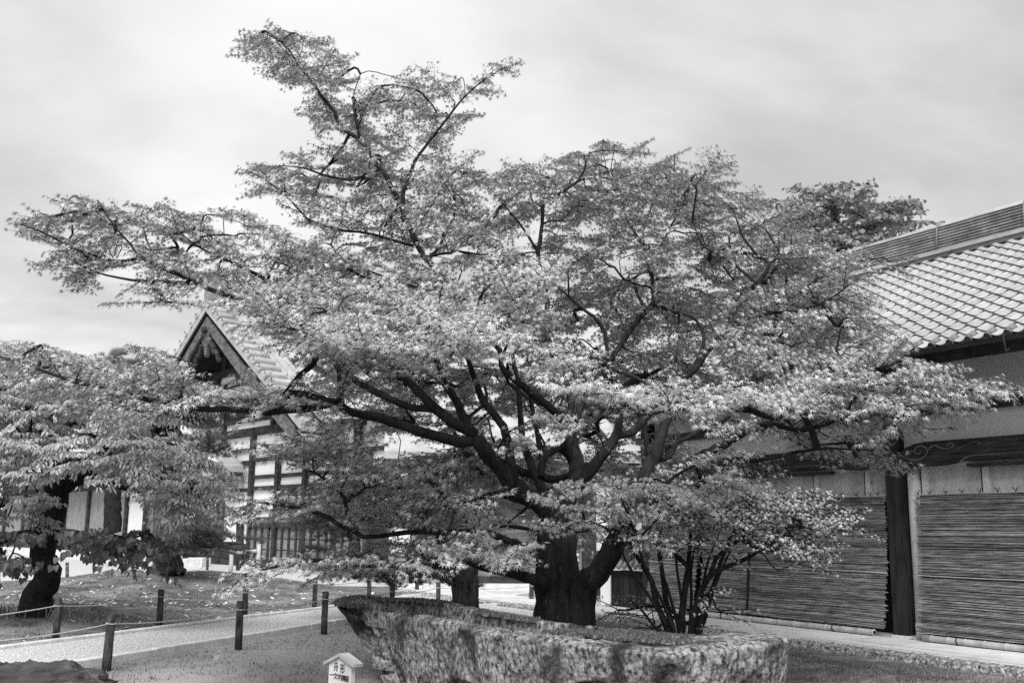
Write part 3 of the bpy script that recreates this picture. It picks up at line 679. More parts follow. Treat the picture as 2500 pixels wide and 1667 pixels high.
# carved pendant under the apex
mb = MB(); V = []; out = [(0, .0), (.28, -.12), (.42, -.5), (.30, -.85), (.55, -1.05), (.42, -1.3), (.22, -1.35), (.16, -1.75), (0, -2.0)]
full = out + [(-a, z) for a, z in out[-2:0:-1]]; n = len(full)
for o_ in (OV - .30, OV - .12):
    for a, z in full: V.append(TB.pt(AS + a * .8, o_, AZ - .95 + z * .8))
mb.add(V, [tuple(range(n)), tuple(range(2 * n - 1, n - 1, -1))] + [(i, (i + 1) % n, n + (i + 1) % n, n + i) for i in range(n)])
pd = mb.obj('gable_pendant', M['barge'], temple)
mb = MB(); mb.tube([TB.pt(AS, OV - .1, AZ - 1.3), TB.pt(AS, OV + .1, AZ - 1.3)], .16, 6); mb.obj('pendant_boss', M['twood'], pd)
for sg in (-1, 1):
    mb = MB(); mb.tube([TB.pt(AS + sg * t, OV - .2, AZ - 1.6 - t * .9 + .12 * math.sin(t * 14)) for t in np.linspace(.35, 1.5, 12)], np.linspace(.16, .07, 12), 6); mb.obj('pendant_fin', M['twood'], pd)
# body behind the gable
tb('side_wall', M['white'], RS, RS + .2, BK, -.3, 0, wz(RS)); tb('side_wall', M['white'], LS - .2, LS, BK, -.3, 0, wz(LS))

# low wing in front of the temple, left
wing = thing('temple_wing', tuple(TB.pt(17, 2, 0)), 'low temple wing with grey and white plaster panels behind the left tree', 'building')
def wb(name, m, s0, s1, o0, o1, z0, z1): mb = MB(); mb.box(TB, s0, s1, o0, o1, z0, z1); return mb.obj(name, m, wing)
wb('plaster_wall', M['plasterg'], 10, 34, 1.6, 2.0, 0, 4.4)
wb('white_panel', M['white'], 10.3, 12.2, 2.002, 2.03, .9, 3.4)
for sp in (10, 12.4, 14.4, 17.8, 21.5, 25.5, 29, 33): wb('post', M['twood'], sp - .14, sp + .14, 2.001, 2.15, 0, 4.4)
wb('beam', M['twood'], 10, 34, 2.001, 2.14, 3.5, 3.75); wb('beam', M['twood'], 10, 34, 2.001, 2.14, .5, .8); wb('stone_step', M['kerb'], 8, 30, 2.16, 3.2, 0, .35)
# wing roof: slope down to the right with a pale verge
p0 = [TB.pt(3.3, 3.2, 4.35), TB.pt(12, 3.2, 9.1), TB.pt(12, .3, 9.1), TB.pt(3.3, .3, 4.35)]
p0 = [TB.pt(6.3, 2.6, 5.6), TB.pt(9.5, 2.6, 7.35), TB.pt(9.5, .25, 7.35), TB.pt(6.3, .25, 5.6)]
q0 = [TB.pt(3.7, 1.6, 4.30), TB.pt(7.6, 1.6, 6.2), TB.pt(7.6, .22, 6.2), TB.pt(3.7, .22, 4.30)]
mb = MB(); mb.hexa([p - np.array([0, 0, .25]) for p in q0] + q0); mb.obj('lean_roof', M['tilej'], wing)
mb = MB(); mb.bar(q0[0], q0[1], .16, .22); mb.obj('verge', M['white'], wing)
p0 = [TB.pt(9.6, 3.2, 4.2), TB.pt(35, 3.2, 4.2), TB.pt(35, .2, 5.6), TB.pt(9.6, .2, 5.6)]
mb = MB(); mb.hexa([p - np.array([0, 0, .25]) for p in p0] + p0); mb.obj('eave_roof', M['tilej'], wing)

# hall behind the maple: white walls and dark posts
BF = Fr((-6.0, 39.0), 80)         # wall running right
BF.u = np.array([0.985, -0.17, 0]); BF.n = np.array([-0.17, -0.985, 0])
back_hall = thing('plaster_back_hall', tuple(BF.pt(10, 0, 0)), 'white walled hall with dark posts seen through gaps in the maple', 'building')
def bb(name, m, s0, s1, o0, o1, z0, z1): mb = MB(); mb.box(BF, s0, s1, o0, o1, z0, z1); return mb.obj(name, m, back_hall)
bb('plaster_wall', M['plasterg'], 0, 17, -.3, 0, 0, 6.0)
for sv in np.arange(.2, 17, 2.1): bb('post', M['twood'], sv - .14, sv + .14, .002, .16, 0, 6.0)
for z_ in (.1, 1.7, 3.1, 5.5): bb('beam', M['twood'], 0, 17, .002, .13, z_, z_ + .22)
p0 = [BF.pt(-1, 1.6, 5.9), BF.pt(18, 1.6, 5.9), BF.pt(18, -4, 8.6), BF.pt(-1, -4, 8.6)]
mb = MB(); mb.hexa([p - np.array([0, 0, .3]) for p in p0] + p0); mb.obj('roof_slope', M['tilej'], back_hall)
p1 = [BF.pt(-1, -4, 8.6), BF.pt(18, -4, 8.6), BF.pt(18, -9.6, 5.9), BF.pt(-1, -9.6, 5.9)]
mb = MB(); mb.hexa([p - np.array([0, 0, .3]) for p in p1] + p1); mb.obj('roof_slope', M['tilej'], back_hall)
for sv in (0, 16.8): bb('end_wall', M['plaster'], sv, sv + .2, -8, -.3, 0, 5.8)

# gatehouse with studded doors, right behind the trunk
GF = Fr(gnd(1290, 1437), 80); GF.u = np.array([0.99, 0.12, 0]); GF.n = np.array([0.12, -0.99, 0])
gate = thing('gatehouse', tuple(GF.pt(0, 0, 0)), 'dark wooden gatehouse with studded doors behind the maple trunk', 'gatehouse')
def gb(name, m, s0, s1, o0, o1, z0, z1, parent=None): mb = MB(); mb.box(GF, s0, s1, o0, o1, z0, z1); return mb.obj(name, m, parent or gate)
for a, b in ((-1.55, -.02), (.02, 1.55)):
    d_ = gb('door', M['tboard'], a, b, -.1, 0, .35, 3.0)
    sd = MB(); sd.tube([(0, 0, 0), (0, 0, .03), (0, 0, .05)], [.06, .05, .015], 8); sm = sd.mesh('stud', M['plaster'])
    for q in (a + .13, b - .13):
        for zz in (.8, .95, 1.9, 2.05, 2.55, 2.7):
            p = GF.pt(q, 0, zz); inst('stud', sm, Matrix.Translation(p) @ Matrix.Rotation(math.pi / 2, 4, 'X'), d_)
for sp in (-1.75, 1.75, -3.2, 3.2): gb('pillar', M['twood'], sp - .2, sp + .2, -.2, .2, 0, 4.0)
gb('lintel', M['twood'], -3.5, 3.5, -.22, .22, 3.0, 3.4); gb('threshold', M['twood'], -1.6, 1.6, -.15, .15, .05, .35)
gb('side_panel', M['twood'], -3.0, -1.95, -.08, 0, .3, 3.0); gb('side_panel', M['twood'], 1.95, 3.0, -.08, 0, .3, 3.0)
gb('stone_step', M['kerb'], -3.8, 3.8, .2, 1.0, -.05, .16)
for sg in (1, -1):
    p0 = [GF.pt(-4.2, sg * 1.7, 3.7), GF.pt(4.2, sg * 1.7, 3.7), GF.pt(4.2, 0, 4.9), GF.pt(-4.2, 0, 4.9)]
    mb = MB(); mb.hexa([p - np.array([0, 0, .2]) for p in p0] + p0); mb.obj('roof_slope', M['tilej'], gate)

# low board wall with tile cap, left of the shrub
LF = Fr(gnd(1470, 1484), 80); LF.u = np.array([0.94, -0.34, 0]); LF.n = np.array([-0.34, -0.94, 0])
lw = thing('tile_capped_wall', tuple(LF.pt(0, 0, 0)), 'low board wall with rounded tile capping and pale end pillar', 'wall')
def lb(name, m, s0, s1, o0, o1, z0, z1): mb = MB(); mb.box(LF, s0, s1, o0, o1, z0, z1); return mb.obj(name, m, lw)
lb('end_pillar', M['white'], 0, .22, -.12, .12, 0, .82)
for k in range(11): lb('board', M['wood'], .225 + k * .2, .42 + k * .2, -.05, .05 + .008 * (k % 2), 0, .80)
lb('cap_base', M['white'], -.1, 2.5, -.2, .2, .82, .88)
for k in range(22):
    mb = MB(); mb.tube([LF.pt(-.05 + k * .12, -.24, .89), LF.pt(-.05 + k * .12, 0, .97), LF.pt(-.05 + k * .12, .26, .885)], .05, 7); mb.obj('cap_tile', M['tiledk'], lw, True)
# white panelled screen building behind the low wall
PFm = Fr((0, 0), 0); PFm.O = np.array(list(gnd(1440, 1462)[:2]) + [0]); PFm.u = np.array([0.94, -0.34, 0]); PFm.n = np.array([-0.34, -0.94, 0])
scr = thing('porch_wall', tuple(PFm.pt(2, 0, 0)), 'white panelled porch wall with dark posts behind the low tile-capped wall', 'wall')
def sb_(name, m, s0, s1, o0, o1, z0, z1): mb = MB(); mb.box(PFm, s0, s1, o0, o1, z0, z1); return mb.obj(name, m, scr)
sb_('plaster_panel', M['white'], 0, 4.5, -.15, 0, .1, 3.0)
for sp in (.05, .95, 2.0, 3.3, 4.4): sb_('post', M['twood'], sp - .12, sp + .12, .002, .18, 0, 3.2)
for z_ in (.1, 1.0, 2.9): sb_('rail', M['twood'], 0, 4.5, .002, .1, z_, z_ + .16)

# ------------------------------------------------------------------ boat-shaped stone basin
def catmull(P, n, closed=False):
    P = np.asarray(P, float)
    if closed: Q = np.concatenate([P[-1:], P, P[:2]])
    else: Q = np.concatenate([2 * P[:1] - P[1:2], P, 2 * P[-1:] - P[-2:-1]])
    m = len(P) if closed else len(P) - 1; out = []
    t = np.linspace(0, m, n, endpoint=not closed); i = np.minimum(t.astype(int), m - 1); f = (t - i)[:, None]
    p0, p1, p2, p3 = Q[i], Q[i + 1], Q[i + 2], Q[i + 3]
    return .5 * (2 * p1 + (p2 - p0) * f + (2 * p0 - 5 * p1 + 4 * p2 - p3) * f * f + (3 * p1 - p0 - 3 * p2 + p3) * f ** 3)
def vnoise(P, seed, oct=4, f0=1.0, gain=.55):
    P = np.asarray(P, float); r = np.random.default_rng(seed); out = np.zeros(len(P)); a = 1.0; f = f0
    for o in range(oct):
        T = r.random((32, 32, 32)) * 2 - 1; Q = P * f + 100; i = np.floor(Q).astype(int); w = Q - i; w = w * w * (3 - 2 * w)
        def g(dx, dy, dz): return T[(i[:, 0] + dx) % 32, (i[:, 1] + dy) % 32, (i[:, 2] + dz) % 32]
        x0 = g(0, 0, 0) * (1 - w[:, 0]) + g(1, 0, 0) * w[:, 0]; x1 = g(0, 1, 0) * (1 - w[:, 0]) + g(1, 1, 0) * w[:, 0]
        x2 = g(0, 0, 1) * (1 - w[:, 0]) + g(1, 0, 1) * w[:, 0]; x3 = g(0, 1, 1) * (1 - w[:, 0]) + g(1, 1, 1) * w[:, 0]
        y0 = x0 * (1 - w[:, 1]) + x1 * w[:, 1]; y1 = x2 * (1 - w[:, 1]) + x3 * w[:, 1]
        out += a * (y0 * (1 - w[:, 2]) + y1 * w[:, 2]); a *= gain; f *= 2.03
    return out
rim_px = [(808, 1474, .77), (845, 1472, .76), (967, 1497, .72), (1093, 1517, .70), (1216, 1540, .69), (1364, 1558, .68), (1500, 1577, .665), (1610, 1590, .655), (1700, 1586, .665), (1800, 1570, .70), (1921, 1552, .73),
          (1880, 1542, .71), (1790, 1549, .68), (1700, 1556, .68), (1600, 1553, .69), (1509, 1544, .70), (1400, 1522, .72), (1234, 1497, .75), (1075, 1471, .78), (952, 1457, .81), (870, 1456, .82), (822, 1462, .80)]
rim = np.array([gnd(x, y, z) for x, y, z in rim_px])
NR = 700
R3 = catmull(rim, NR * 3, True)
seg = np.linalg.norm(np.roll(R3, -1, 0) - R3, axis=1); cum = np.concatenate([[0], np.cumsum(seg)]); tt = np.linspace(0, cum[-1], NR, endpoint=False)
idx = np.clip(np.searchsorted(cum, tt, 'right') - 1, 0, len(R3) - 1); R3 = R3[idx]
bow = np.array([-2.03, 12.3]); stern = np.array([1.75, 9.1]); ax = (stern - bow) / np.linalg.norm(stern - bow); Ltot = np.linalg.norm(stern - bow)
sv = (R3[:, :2] - bow) @ ax; sp0, sp1 = .42, Ltot - .42
spn = bow + np.clip(sv, sp0, sp1)[:, None] * ax       # nearest spine point
inw = spn - R3[:, :2]; wid = np.linalg.norm(inw, axis=1)[:, None]; inw = inw / (wid + 1e-9)
under = .95 * np.clip(1 - sv / 1.5, 0, 1) ** 1.2
layers = []
hs = np.concatenate([np.linspace(-.08, 1, 60) * 1.0])
for h in hs:                                            # outer face from ground to rim
    hh = max(h, 0); ins = .10 * (1 - hh) ** 1.4 + .05 * max(0, (hh - .93) / .07) ** 2
    xy = R3[:, :2] + inw * ins + ax * (under * (1 - hh) ** .8)[:, None]
    layers.append(np.column_stack([xy, R3[:, 2] * h - .012 * max(0, (hh - .9) / .1) ** 2]))
solid = np.clip((sv - (Ltot - 1.25)) / .35, 0, 1)       # the stern is left uncut
solid = np.maximum(solid, np.clip((.55 - sv) / .3, 0, 1))
for f in np.linspace(.06, .20, 6): layers.append(np.column_stack([R3[:, :2] + inw * np.minimum(f, wid * .45), R3[:, 2] + .004]))
for k, f in enumerate(np.linspace(0, 1, 10)):           # basin wall
    dz = -.20 * (1 - solid) * min(1, f * 1.1)
    layers.append(np.column_stack([R3[:, :2] + inw * np.minimum(.21 + .06 * f, wid * (.47 + .1 * f)), R3[:, 2] + dz]))
for f in np.linspace(.15, .98, 12):
    base = R3[:, :2] + inw * np.minimum(.27, wid * .57); layers.append(np.column_stack([base * (1 - f) + spn * f, (R3[:, 2] - .20 * (1 - solid)) * (1 - f * .0)]))
LV = np.concatenate(layers); nl = len(layers)
outer = np.arange(len(LV)) < 60 * NR
nrm_out = np.tile(-inw, (nl, 1))
disp = .035 * vnoise(LV, 4, 3, 1.6) + .018 * vnoise(LV, 5, 4, 7.0) 
fac = np.where(outer, 1.0, .25)
LV[:, :2] += nrm_out * (disp * fac)[:, None]; LV[:, 2] += np.where(outer, .3, 1.0) * (.012 * vnoise(LV, 6, 4, 5.0) + .016 * vnoise(LV, 16, 2, 1.4))
# wedge holes cut into the near face, placed from the photograph
from_px = lambda P: None
def proj(P):
    P = P - CAMP; yy = P[:, 1] * math.cos(PIT) + P[:, 2] * math.sin(PIT); vv = -P[:, 1] * math.sin(PIT) + P[:, 2] * math.cos(PIT)
    u = P[:, 0] / yy; v = vv / yy; return 1250 + (u * _c + v * _s) * FPX, 833.5 - (-u * _s + v * _c) * FPX
hx, hy = proj(LV)
near = outer & ((nrm_out[:, 1] < .2))
for cx, cy, w, h, dep in ((936, 1608, 19, 34, .13), (1120, 1678, 26, 20, .12), (1440, 1676, 42, 14, .12), (1635, 1640, 16, 20, .03)):
    m_ = near & (np.abs(hx - cx) < w) & (hy > cy - h * (1 - .5 * (np.abs(hx - cx) / w) ** 2)) & (hy < cy + h)
    LV[m_, :2] -= nrm_out[m_] * dep
i0 = (np.arange(nl - 1)[:, None] * NR + np.arange(NR)[None]).ravel(); j0 = (np.arange(nl - 1)[:, None] * NR + (np.arange(NR)[None] + 1) % NR).ravel()
Fq = np.stack([i0, j0, j0 + NR, i0 + NR], 1)
basin = thing('stone_basin', (0.0, 10.6, 0.0), 'long boat-shaped hollowed stone basin with lichen and moss, beneath the maple', 'stone basin')
_link(bpy.data.objects.new('stone_body', mesh_np('stone_body', LV, Fq, M['stone'], True)), basin)
# moss cushions on the rims
def moss_patch(name, pts, n, spread, parent, seed, h=.022):
    r = np.random.default_rng(seed); P = []
    pts = np.asarray(pts); k = r.integers(0, len(pts), n); c = pts[k] + np.column_stack([r.normal(0, spread, n), r.normal(0, spread, n), np.zeros(n)])
    a = r.uniform(0, 6.3, n); w = .014; hh = h * r.uniform(.4, 1.4, n)
    V = np.stack([c + np.stack([np.cos(a) * w, np.sin(a) * w, np.full(n, -.012)], -1), c - np.stack([np.cos(a) * w, np.sin(a) * w, np.full(n, .012)], -1), c + np.column_stack([r.normal(0, .01, n), r.normal(0, .01, n), hh])], 1).reshape(-1, 3)
    _link(bpy.data.objects.new(name, mesh_np(name, V, np.arange(3 * n).reshape(-1, 3), M['smoss'])), parent, kind='stuff')
rimtop = layers[64]
def rim_near(pxs, lay):
    return np.array([gnd(x, y, z) for x, y, z in pxs])
pick = lambda a, b, side: LV[[64 * NR + k for k in range(NR) if a < sv[k] < b and (side * (-inw[k, 1]) > 0)]]
moss_patch('rim_moss', pick(-.2, 1.3, 1), 5000, .05, basin, 41, .03)
moss_patch('rim_moss', pick(2.0, 2.9, 1), 2500, .035, basin, 42, .03)
stern_pts = np.array([[*(bow + ax * a + np.array([-ax[1], ax[0]]) * b), 0.69] for a in np.linspace(Ltot - 1.5, Ltot - .25, 14) for b in np.linspace(-.30, .28, 8)])
moss_patch('stern_moss', stern_pts, 9000, .05, basin, 43, .014)
# pale lichen crusts
r = np.random.default_rng(77); mb = MB()

# ------------------------------------------------------------------ wooden sign with writing
sign = thing('wooden_sign', tuple(gnd(838, 1700)), 'small pale wooden sign with gabled cap and black brush lettering', 'sign')
YS = 10.1; pL = atY(797, 1640, YS); 
sx = np.array([0.848, -0.530, 0]); sn = np.array([-0.530, -0.848, 0])     # face looks a little left
c0 = atY(829, 1667, YS); W2 = .140
def sp(a, o, z): return np.array([c0[0], c0[1], 0]) + sx * a + sn * o + np.array([0, 0, z])
ZE, ZA = .365, .432
mb = MB(); V = []
for o_ in (.0, -.055):
    for a, z in ((-W2, .08), (W2, .08), (W2, ZE - .012), (0, ZA - .012), (-W2, ZE - .012)): V.append(sp(a, o_, z))
mb.add(V, [(0, 1, 2, 3, 4), (9, 8, 7, 6, 5)] + [(i, 5 + i, 5 + (i + 1) % 5, (i + 1) % 5) for i in range(5)])
bd = mb.obj('board', M['signw'], sign)
for sg in (-1, 1):
    mb = MB(); P = []
    for dz in (0, .026):
        for a, z in ((0, ZA), (sg * (W2 + .045), ZA - (ZA - ZE) * (W2 + .045) / W2)):
            pass
    e = sg * (W2 + .045); ze = ZA - (ZA - ZE) * (W2 + .045) / W2
    a_ = [sp(0, .03, ZA - .011), sp(e, .03, ze - .011), sp(e, -.11, ze - .011), sp(0, -.11, ZA - .011)]
    b_ = [p + np.array([0, 0, .028]) for p in a_]
    if sg > 0: mb.hexa(a_ + b_)
    else: mb.hexa([a_[3], a_[2], a_[1], a_[0], b_[3], b_[2], b_[1], b_[0]])
    mb.obj('cap_board', M['signr'], sign)
mb = MB(); mb.bar(sp(0, -.03, -.05), sp(0, -.03, .10), .06, .04, tuple(sn)); mb.obj('stake', M['wood'], sign)
def brush(txt, size, a, z, parent, sxs=1.0):
    cu = bpy.data.curves.new('lettering', 'FONT'); cu.body = txt; cu.size = size; cu.align_x = 'CENTER'; cu.extrude = .0008; cu.offset = size * .012
    cu.resolution_u = 3
    to = bpy.data.objects.new('lettering_tmp', cu); COL.objects.link(to)
    dg = bpy.context.evaluated_depsgraph_get(); me = bpy.data.meshes.new_from_object(to.evaluated_get(dg))
    bpy.data.objects.remove(to); me.name = 'lettering'; me.materials.clear(); me.materials.append(M['ink'])
    p = sp(a, .0022, z)
    o = bpy.data.objects.new('lettering', me); o.matrix_basis = Matrix(((sx[0] * sxs, 0, sn[0], p[0]), (sx[1] * sxs, 0, sn[1], p[1]), (0, 1, 0, p[2]), (0, 0, 0, 1)))
    _link(o, parent)
brush('\u821f', .092, -.050, .290, bd, .62); brush('\u5f62', .092, .030, .277, bd, .66)
for ch, a, z in (('\u4e00', -.100, .222), ('\u6587', -.052, .214), ('\u5b57', -.006, .208), ('\u8e72', .043, .203), ('\u8e1e', .088, .199)):
    brush(ch, .062, a, z, bd, .86)

# ------------------------------------------------------------------ fences: posts and ropes
far_top = [(143, 1458, 137, 1554), (394, 1438, 389, 1525), (600, 1430, 598, 1502), (770, 1410, 768, 1480), (902, 1403, 901, 1456), (1019, 1392, 1018, 1448)]
near_top = [(273, 1496, 260, 1626), (587, 1466, 582, 1576), (795, 1443, 791, 1541), (958, 1428, 957, 1503), (1070, 1421, 1070, 1474), (1298, 1417, 1297, 1472)]
far_lab = ['short dark fence post before the thick-trunked left tree', 'dark fence post on the moss, first right of the left tree', 'dark fence post under the drooping low maple spray', 'dark fence post beyond the path, level with the bow of the basin', 'dark fence post beyond the path behind the basin bow rim', 'fence post farthest along beyond the path, left of the pine trunk']
near_lab = ['mottled fence post right behind the low garden rock', 'dark fence post on the near kerb, midway between rock and basin', 'dark fence post touching the bow end of the basin', 'stub of fence post showing above the mossy bow rim', 'thin fence post left of the pine trunk, behind the basin', 'fence post close left of the maple trunk, behind the basin']
def fence(rows, labs, group, seed):
    r = np.random.default_rng(seed); att = []
    for (x0, y0, x1, y1), lab in zip(rows, labs):
        g = gnd(x1, y1); zg = float(gz(g[0], g[1])); 
        if zg > .03: g = gnd(x1, y1, zg)
        top = atY(x0, y0, g[1] * 1.0)
        root = thing('fence_post', tuple(g), lab, 'post', group)
        rad = .052; pts = [g + np.array([0, 0, -.08]), g + (top - g) * .33, g + (top - g) * .66, top - np.array([0, 0, .012]), top]
        mb = MB(); mb.tube(pts, [rad * 1.02, rad, rad * .98, rad, rad * .86], 12, True, .06, r); mb.obj('shaft', M['post'], root, True)
        att.append(top - np.array([0, 0, .105]) - (top - g) * .02)
        mb = MB(); a = np.linspace(0, 2 * math.pi, 11); c = att[-1]; mb.tube([c + np.array([.056 * math.cos(t), .056 * math.sin(t), .006 * math.sin(2 * t)]) for t in a], .008, 5, False); mb.obj('rope_loop', M['rope'], root)
    return att
fa = fence(far_top, far_lab, 'fence posts beyond the gravel path', 1); na = fence(near_top, near_lab, 'fence posts along the near kerb', 2)
def rope(pts, label):
    P = []
    for a, b in zip(pts[:-1], pts[1:]):
        for t in np.linspace(0, 1, 10, endpoint=False): P.append(a + (b - a) * t - np.array([0, .055, .05 * 4 * t * (1 - t)]))
    P.append(pts[-1]); mb = MB(); mb.tube(P, .0085, 6); mb.obj('fence_rope', M['rope'], None, True, label=label, cat='rope')
rope([atY(-300, 1524, 14.2)] + fa, 'thin pale rope strung along the posts beyond the gravel path')
rope([atY(-150, 1570, 11.0)] + na, 'thin pale rope strung along the near kerb posts')
bgp = fence([(507, 1356, 506, 1391), (164, 1372, 164, 1412)], ['far small fence post before the pale stone step', 'far small fence post behind the left tree trunk'], 'far fence posts on the mound', 3)
rope([atY(380, 1372, bgp[0][1]), bgp[0]], 'far thin rope between pine roots and small post')

# ------------------------------------------------------------------ rocks
def rock(name, c, size, label, m, seed, flat=.55):
    n1, n2 = 60, 34; th = np.linspace(0, 2 * math.pi, n1, endpoint=False); ph = np.linspace(-.5, math.pi / 2, n2); T, Pn = np.meshgrid(th, ph)
    d = np.stack([np.cos(T) * np.cos(Pn), np.sin(T) * np.cos(Pn), np.sin(Pn)], -1).reshape(-1, 3)
    sup = (np.abs(d) ** 3.2).sum(1) ** (-1 / 3.2); P = d * sup[:, None]
    P = P * (1 + .13 * vnoise(d * 1.5, seed, 3, 1.2)[:, None] + .10 * vnoise(d * 5, seed + 1, 4, 1.5)[:, None])
    P = P * np.array(size) + np.array(c)
    i = (np.arange(n2 - 1)[:, None] * n1 + np.arange(n1)[None]).ravel(); j = (np.arange(n2 - 1)[:, None] * n1 + (np.arange(n1)[None] + 1) % n1).ravel()
    o = bpy.data.objects.new(name, mesh_np(name, P, np.stack([i, j, j + n1, i + n1], 1), m, True)); return _link(o, None, label=label, cat='rock')
rock('garden_rock', (-4.25, 9.35, .02), (.78, .55, .385), 'low dark weathered rock with flat top in front of the gravel path', M['rock'], 51)
rock('garden_stone', tuple(gnd(999, 1441) + np.array([0, 0, .03])), (.35, .25, .16), 'small pale stone on the moss behind the basin', M['kerb'], 53)

# far details before the temple: notice post, bamboo rails, stone steps
g = gnd(586, 1392); npst = thing('roofed_notice_post', tuple(g), 'narrow wooden notice post with tiny roof before the temple', 'notice post')
fy = g[1]; top = atY(586, 1276, fy)
mb = MB(); mb.bar(g + np.array([0, 0, -.1]), top, .26, .18, (0, 1, 0)); mb.obj('shaft', M['wood'], npst)
for sg in (-1, 1):
    mb = MB(); mb.bar(top + np.array([0, 0, .10]), top + np.array([sg * .34, 0, -.10]), .3, .05, (0, 0, 1)); mb.obj('roof_board', M['tboard'], npst)
for x0, x1, y, lab in ((566, 632, 1349, 'short pale bamboo rail beside the notice post'), (413, 442, 1345, 'pale bamboo rail end beyond the pine roots')):
    g0, g1 = atY(x0, y, 36.0), atY(x1, y - 5, 35.4); br = thing('bamboo_rail', (g0[0], g0[1], 0), lab, 'rail')
    mb = MB(); mb.tube([g0, g1], .06, 10); mb.obj('rail', M['bamboo'], br, True)
    for q in (g0, g1):
        mb = MB(); mb.tube([(q[0], q[1], -.05), (q[0], q[1], q[2] + .22)], .07, 10); mb.obj('upright', M['bamboo'], br, True)
for x0, x1, y, lab in ((415, 488, 1388, 'pale stone step block beyond the pine roots'), (492, 514, 1384, 'smaller stone block next to the pale step'), (742, 830, 1394, 'long stone step in front of the temple wainscot')):
    a, b = gnd(x0, y), gnd(x1, y - 1); mb = MB(); d = (b - a); q = np.array([-d[1], d[0], 0]); q = q / np.linalg.norm(q) * .7
    P = [a, b, b + q, a + q]; mb.hexa([p - np.array([0, 0, .1]) for p in P] + [p + np.array([0, 0, .38]) for p in P]); mb.obj('stone_step', M['kerb'], None, label=lab, cat='step')

# ------------------------------------------------------------------ vegetation
def unit(v): return v / (np.linalg.norm(v, axis=-1, keepdims=True) + 1e-12)
def vtubes(P, R, k=3):
    P = np.asarray(P, float); R = np.asarray(R, float); N, m, _ = P.shape
    t = unit(np.gradient(P, axis=1)); ref = np.where(np.abs(t[..., 2:3]) < .9, np.array([0, 0, 1.0]), np.array([1.0, 0, 0]))
    a = unit(np.cross(t, ref)); b = np.cross(t, a); ang = np.arange(k) * 2 * math.pi / k
    V = P[:, :, None, :] + R[:, :, None, None] * (np.cos(ang)[:, None] * a[:, :, None, :] + np.sin(ang)[:, None] * b[:, :, None, :])
    base = (np.arange(N) * m * k)[:, None, None]; i = np.arange(m - 1)[None, :, None]; j = np.arange(k)[None, None, :]; j2 = (j + 1) % k
    Fq = np.stack(np.broadcast_arrays(base + i * k + j, base + i * k + j2, base + (i + 1) * k + j2, base + (i + 1) * k + j), -1).reshape(-1, 4)
    return V.reshape(-1, 3), Fq
def in_poly(x, y, poly):
    c = np.zeros(len(x), bool); n = len(poly); j = n - 1
    for i in range(n):
        xi, yi = poly[i]; xj, yj = poly[j]
        k = ((yi > y) != (yj > y)) & (x < (xj - xi) * (y - yi) / (yj - yi + 1e-9) + xi); c ^= k; j = i
    return c
def leaf_maple5(droop):
    seq = [(180, .08), (-98, .66), (-66, .25), (-46, .92), (-23, .28), (0, 1.0), (23, .28), (46, .92), (66, .25), (98, .66)]; V = [(0, 0, .05)]
    for a, r_ in seq:
        a = math.radians(a); V.append((math.sin(a) * r_, math.cos(a) * r_, -droop * r_ * r_ + (.0 if r_ > .4 else .03)))
    n = len(seq); return np.array(V), np.array([(0, 1 + (i + 1) % n, 1 + i) for i in range(n)])
def leaf_maple(droop):
    tips = [(0, 1.0), (40, .93), (80, .74), (122, .42)]; V = [(0, 0, .05)]
    seq = [(180, .10)]
    for k in (3, 2, 1): seq += [(-tips[k][0], tips[k][1]), (-(tips[k][0] + tips[k - 1][0]) / 2, .27 if k > 1 else .29)]
    seq += [(0, 1.0)]
    for k in (1, 2, 3): seq += [((tips[k][0] + tips[k - 1][0]) / 2, .27 if k > 1 else .29), (tips[k][0], tips[k][1])]
    for a, r_ in seq:
        a = math.radians(a); V.append((math.sin(a) * r_, math.cos(a) * r_, -droop * r_ * r_ + (.0 if r_ > .4 else .03)))
    n = len(seq); return np.array(V), np.array([(0, 1 + (i + 1) % n, 1 + i) for i in range(n)])
def leaf_oval(w, droop):
    V = np.array([(0, 0, 0), (-w * .8, .28, .06 - droop * .1), (-w, .55, .05 - droop * .35), (0, 1.0, -droop), (w, .55, .05 - droop * .35), (w * .8, .28, .06 - droop * .1), (0, .5, -droop * .3)])
    return V, np.array([(0, 6, 1), (1, 6, 2), (2, 6, 3), (3, 6, 4), (4, 6, 5), (5, 6, 0)])
def leaf_heart():
    V = np.array([(0, .06, 0), (-.30, -.08, 0), (-.48, .18, .02), (-.34, .6, -.05), (0, 1.05, -.22), (.34, .6, -.05), (.48, .18, .02), (.30, -.08, 0), (0, .45, -.08)])
    return V, np.array([(8, i, (i + 1) % 8) for i in range(8)])
def needle_tuft(n, seed):
    r = np.random.default_rng(seed); V = []; Fc = []
    for i in range(n):
        d = np.array([r.normal(0, .62), 1.0, r.normal(0, .62)]); d = d / np.linalg.norm(d); L = r.uniform(.75, 1.05); q = unit(np.cross(d, r.normal(size=3))) * .014
        o = np.array([0, r.uniform(-.25, .1), 0]); V += [o - q, o + q, o + d * L]; Fc.append((3 * i, 3 * i + 1, 3 * i + 2))
    return np.array(V), np.array(Fc)
def place(templ, C, Fd, Nn, S):
    """copies of a template at C, tip direction Fd, normal Nn, size S -> verts, faces"""
    V, Fc = templ; f = unit(Fd); n = unit(Nn - f * (Nn * f).sum(-1, keepdims=True)); x = np.cross(f, n)
    B = np.stack([x, f, n], 1) * S[:, None, None]                     # rows are axes
    W = np.einsum('vk,nkd->nvd', V, B) + C[:, None, :]
    return W.reshape(-1, 3), (Fc[None] + (np.arange(len(C)) * len(V))[:, None, None]).reshape(-1, Fc.shape[1])

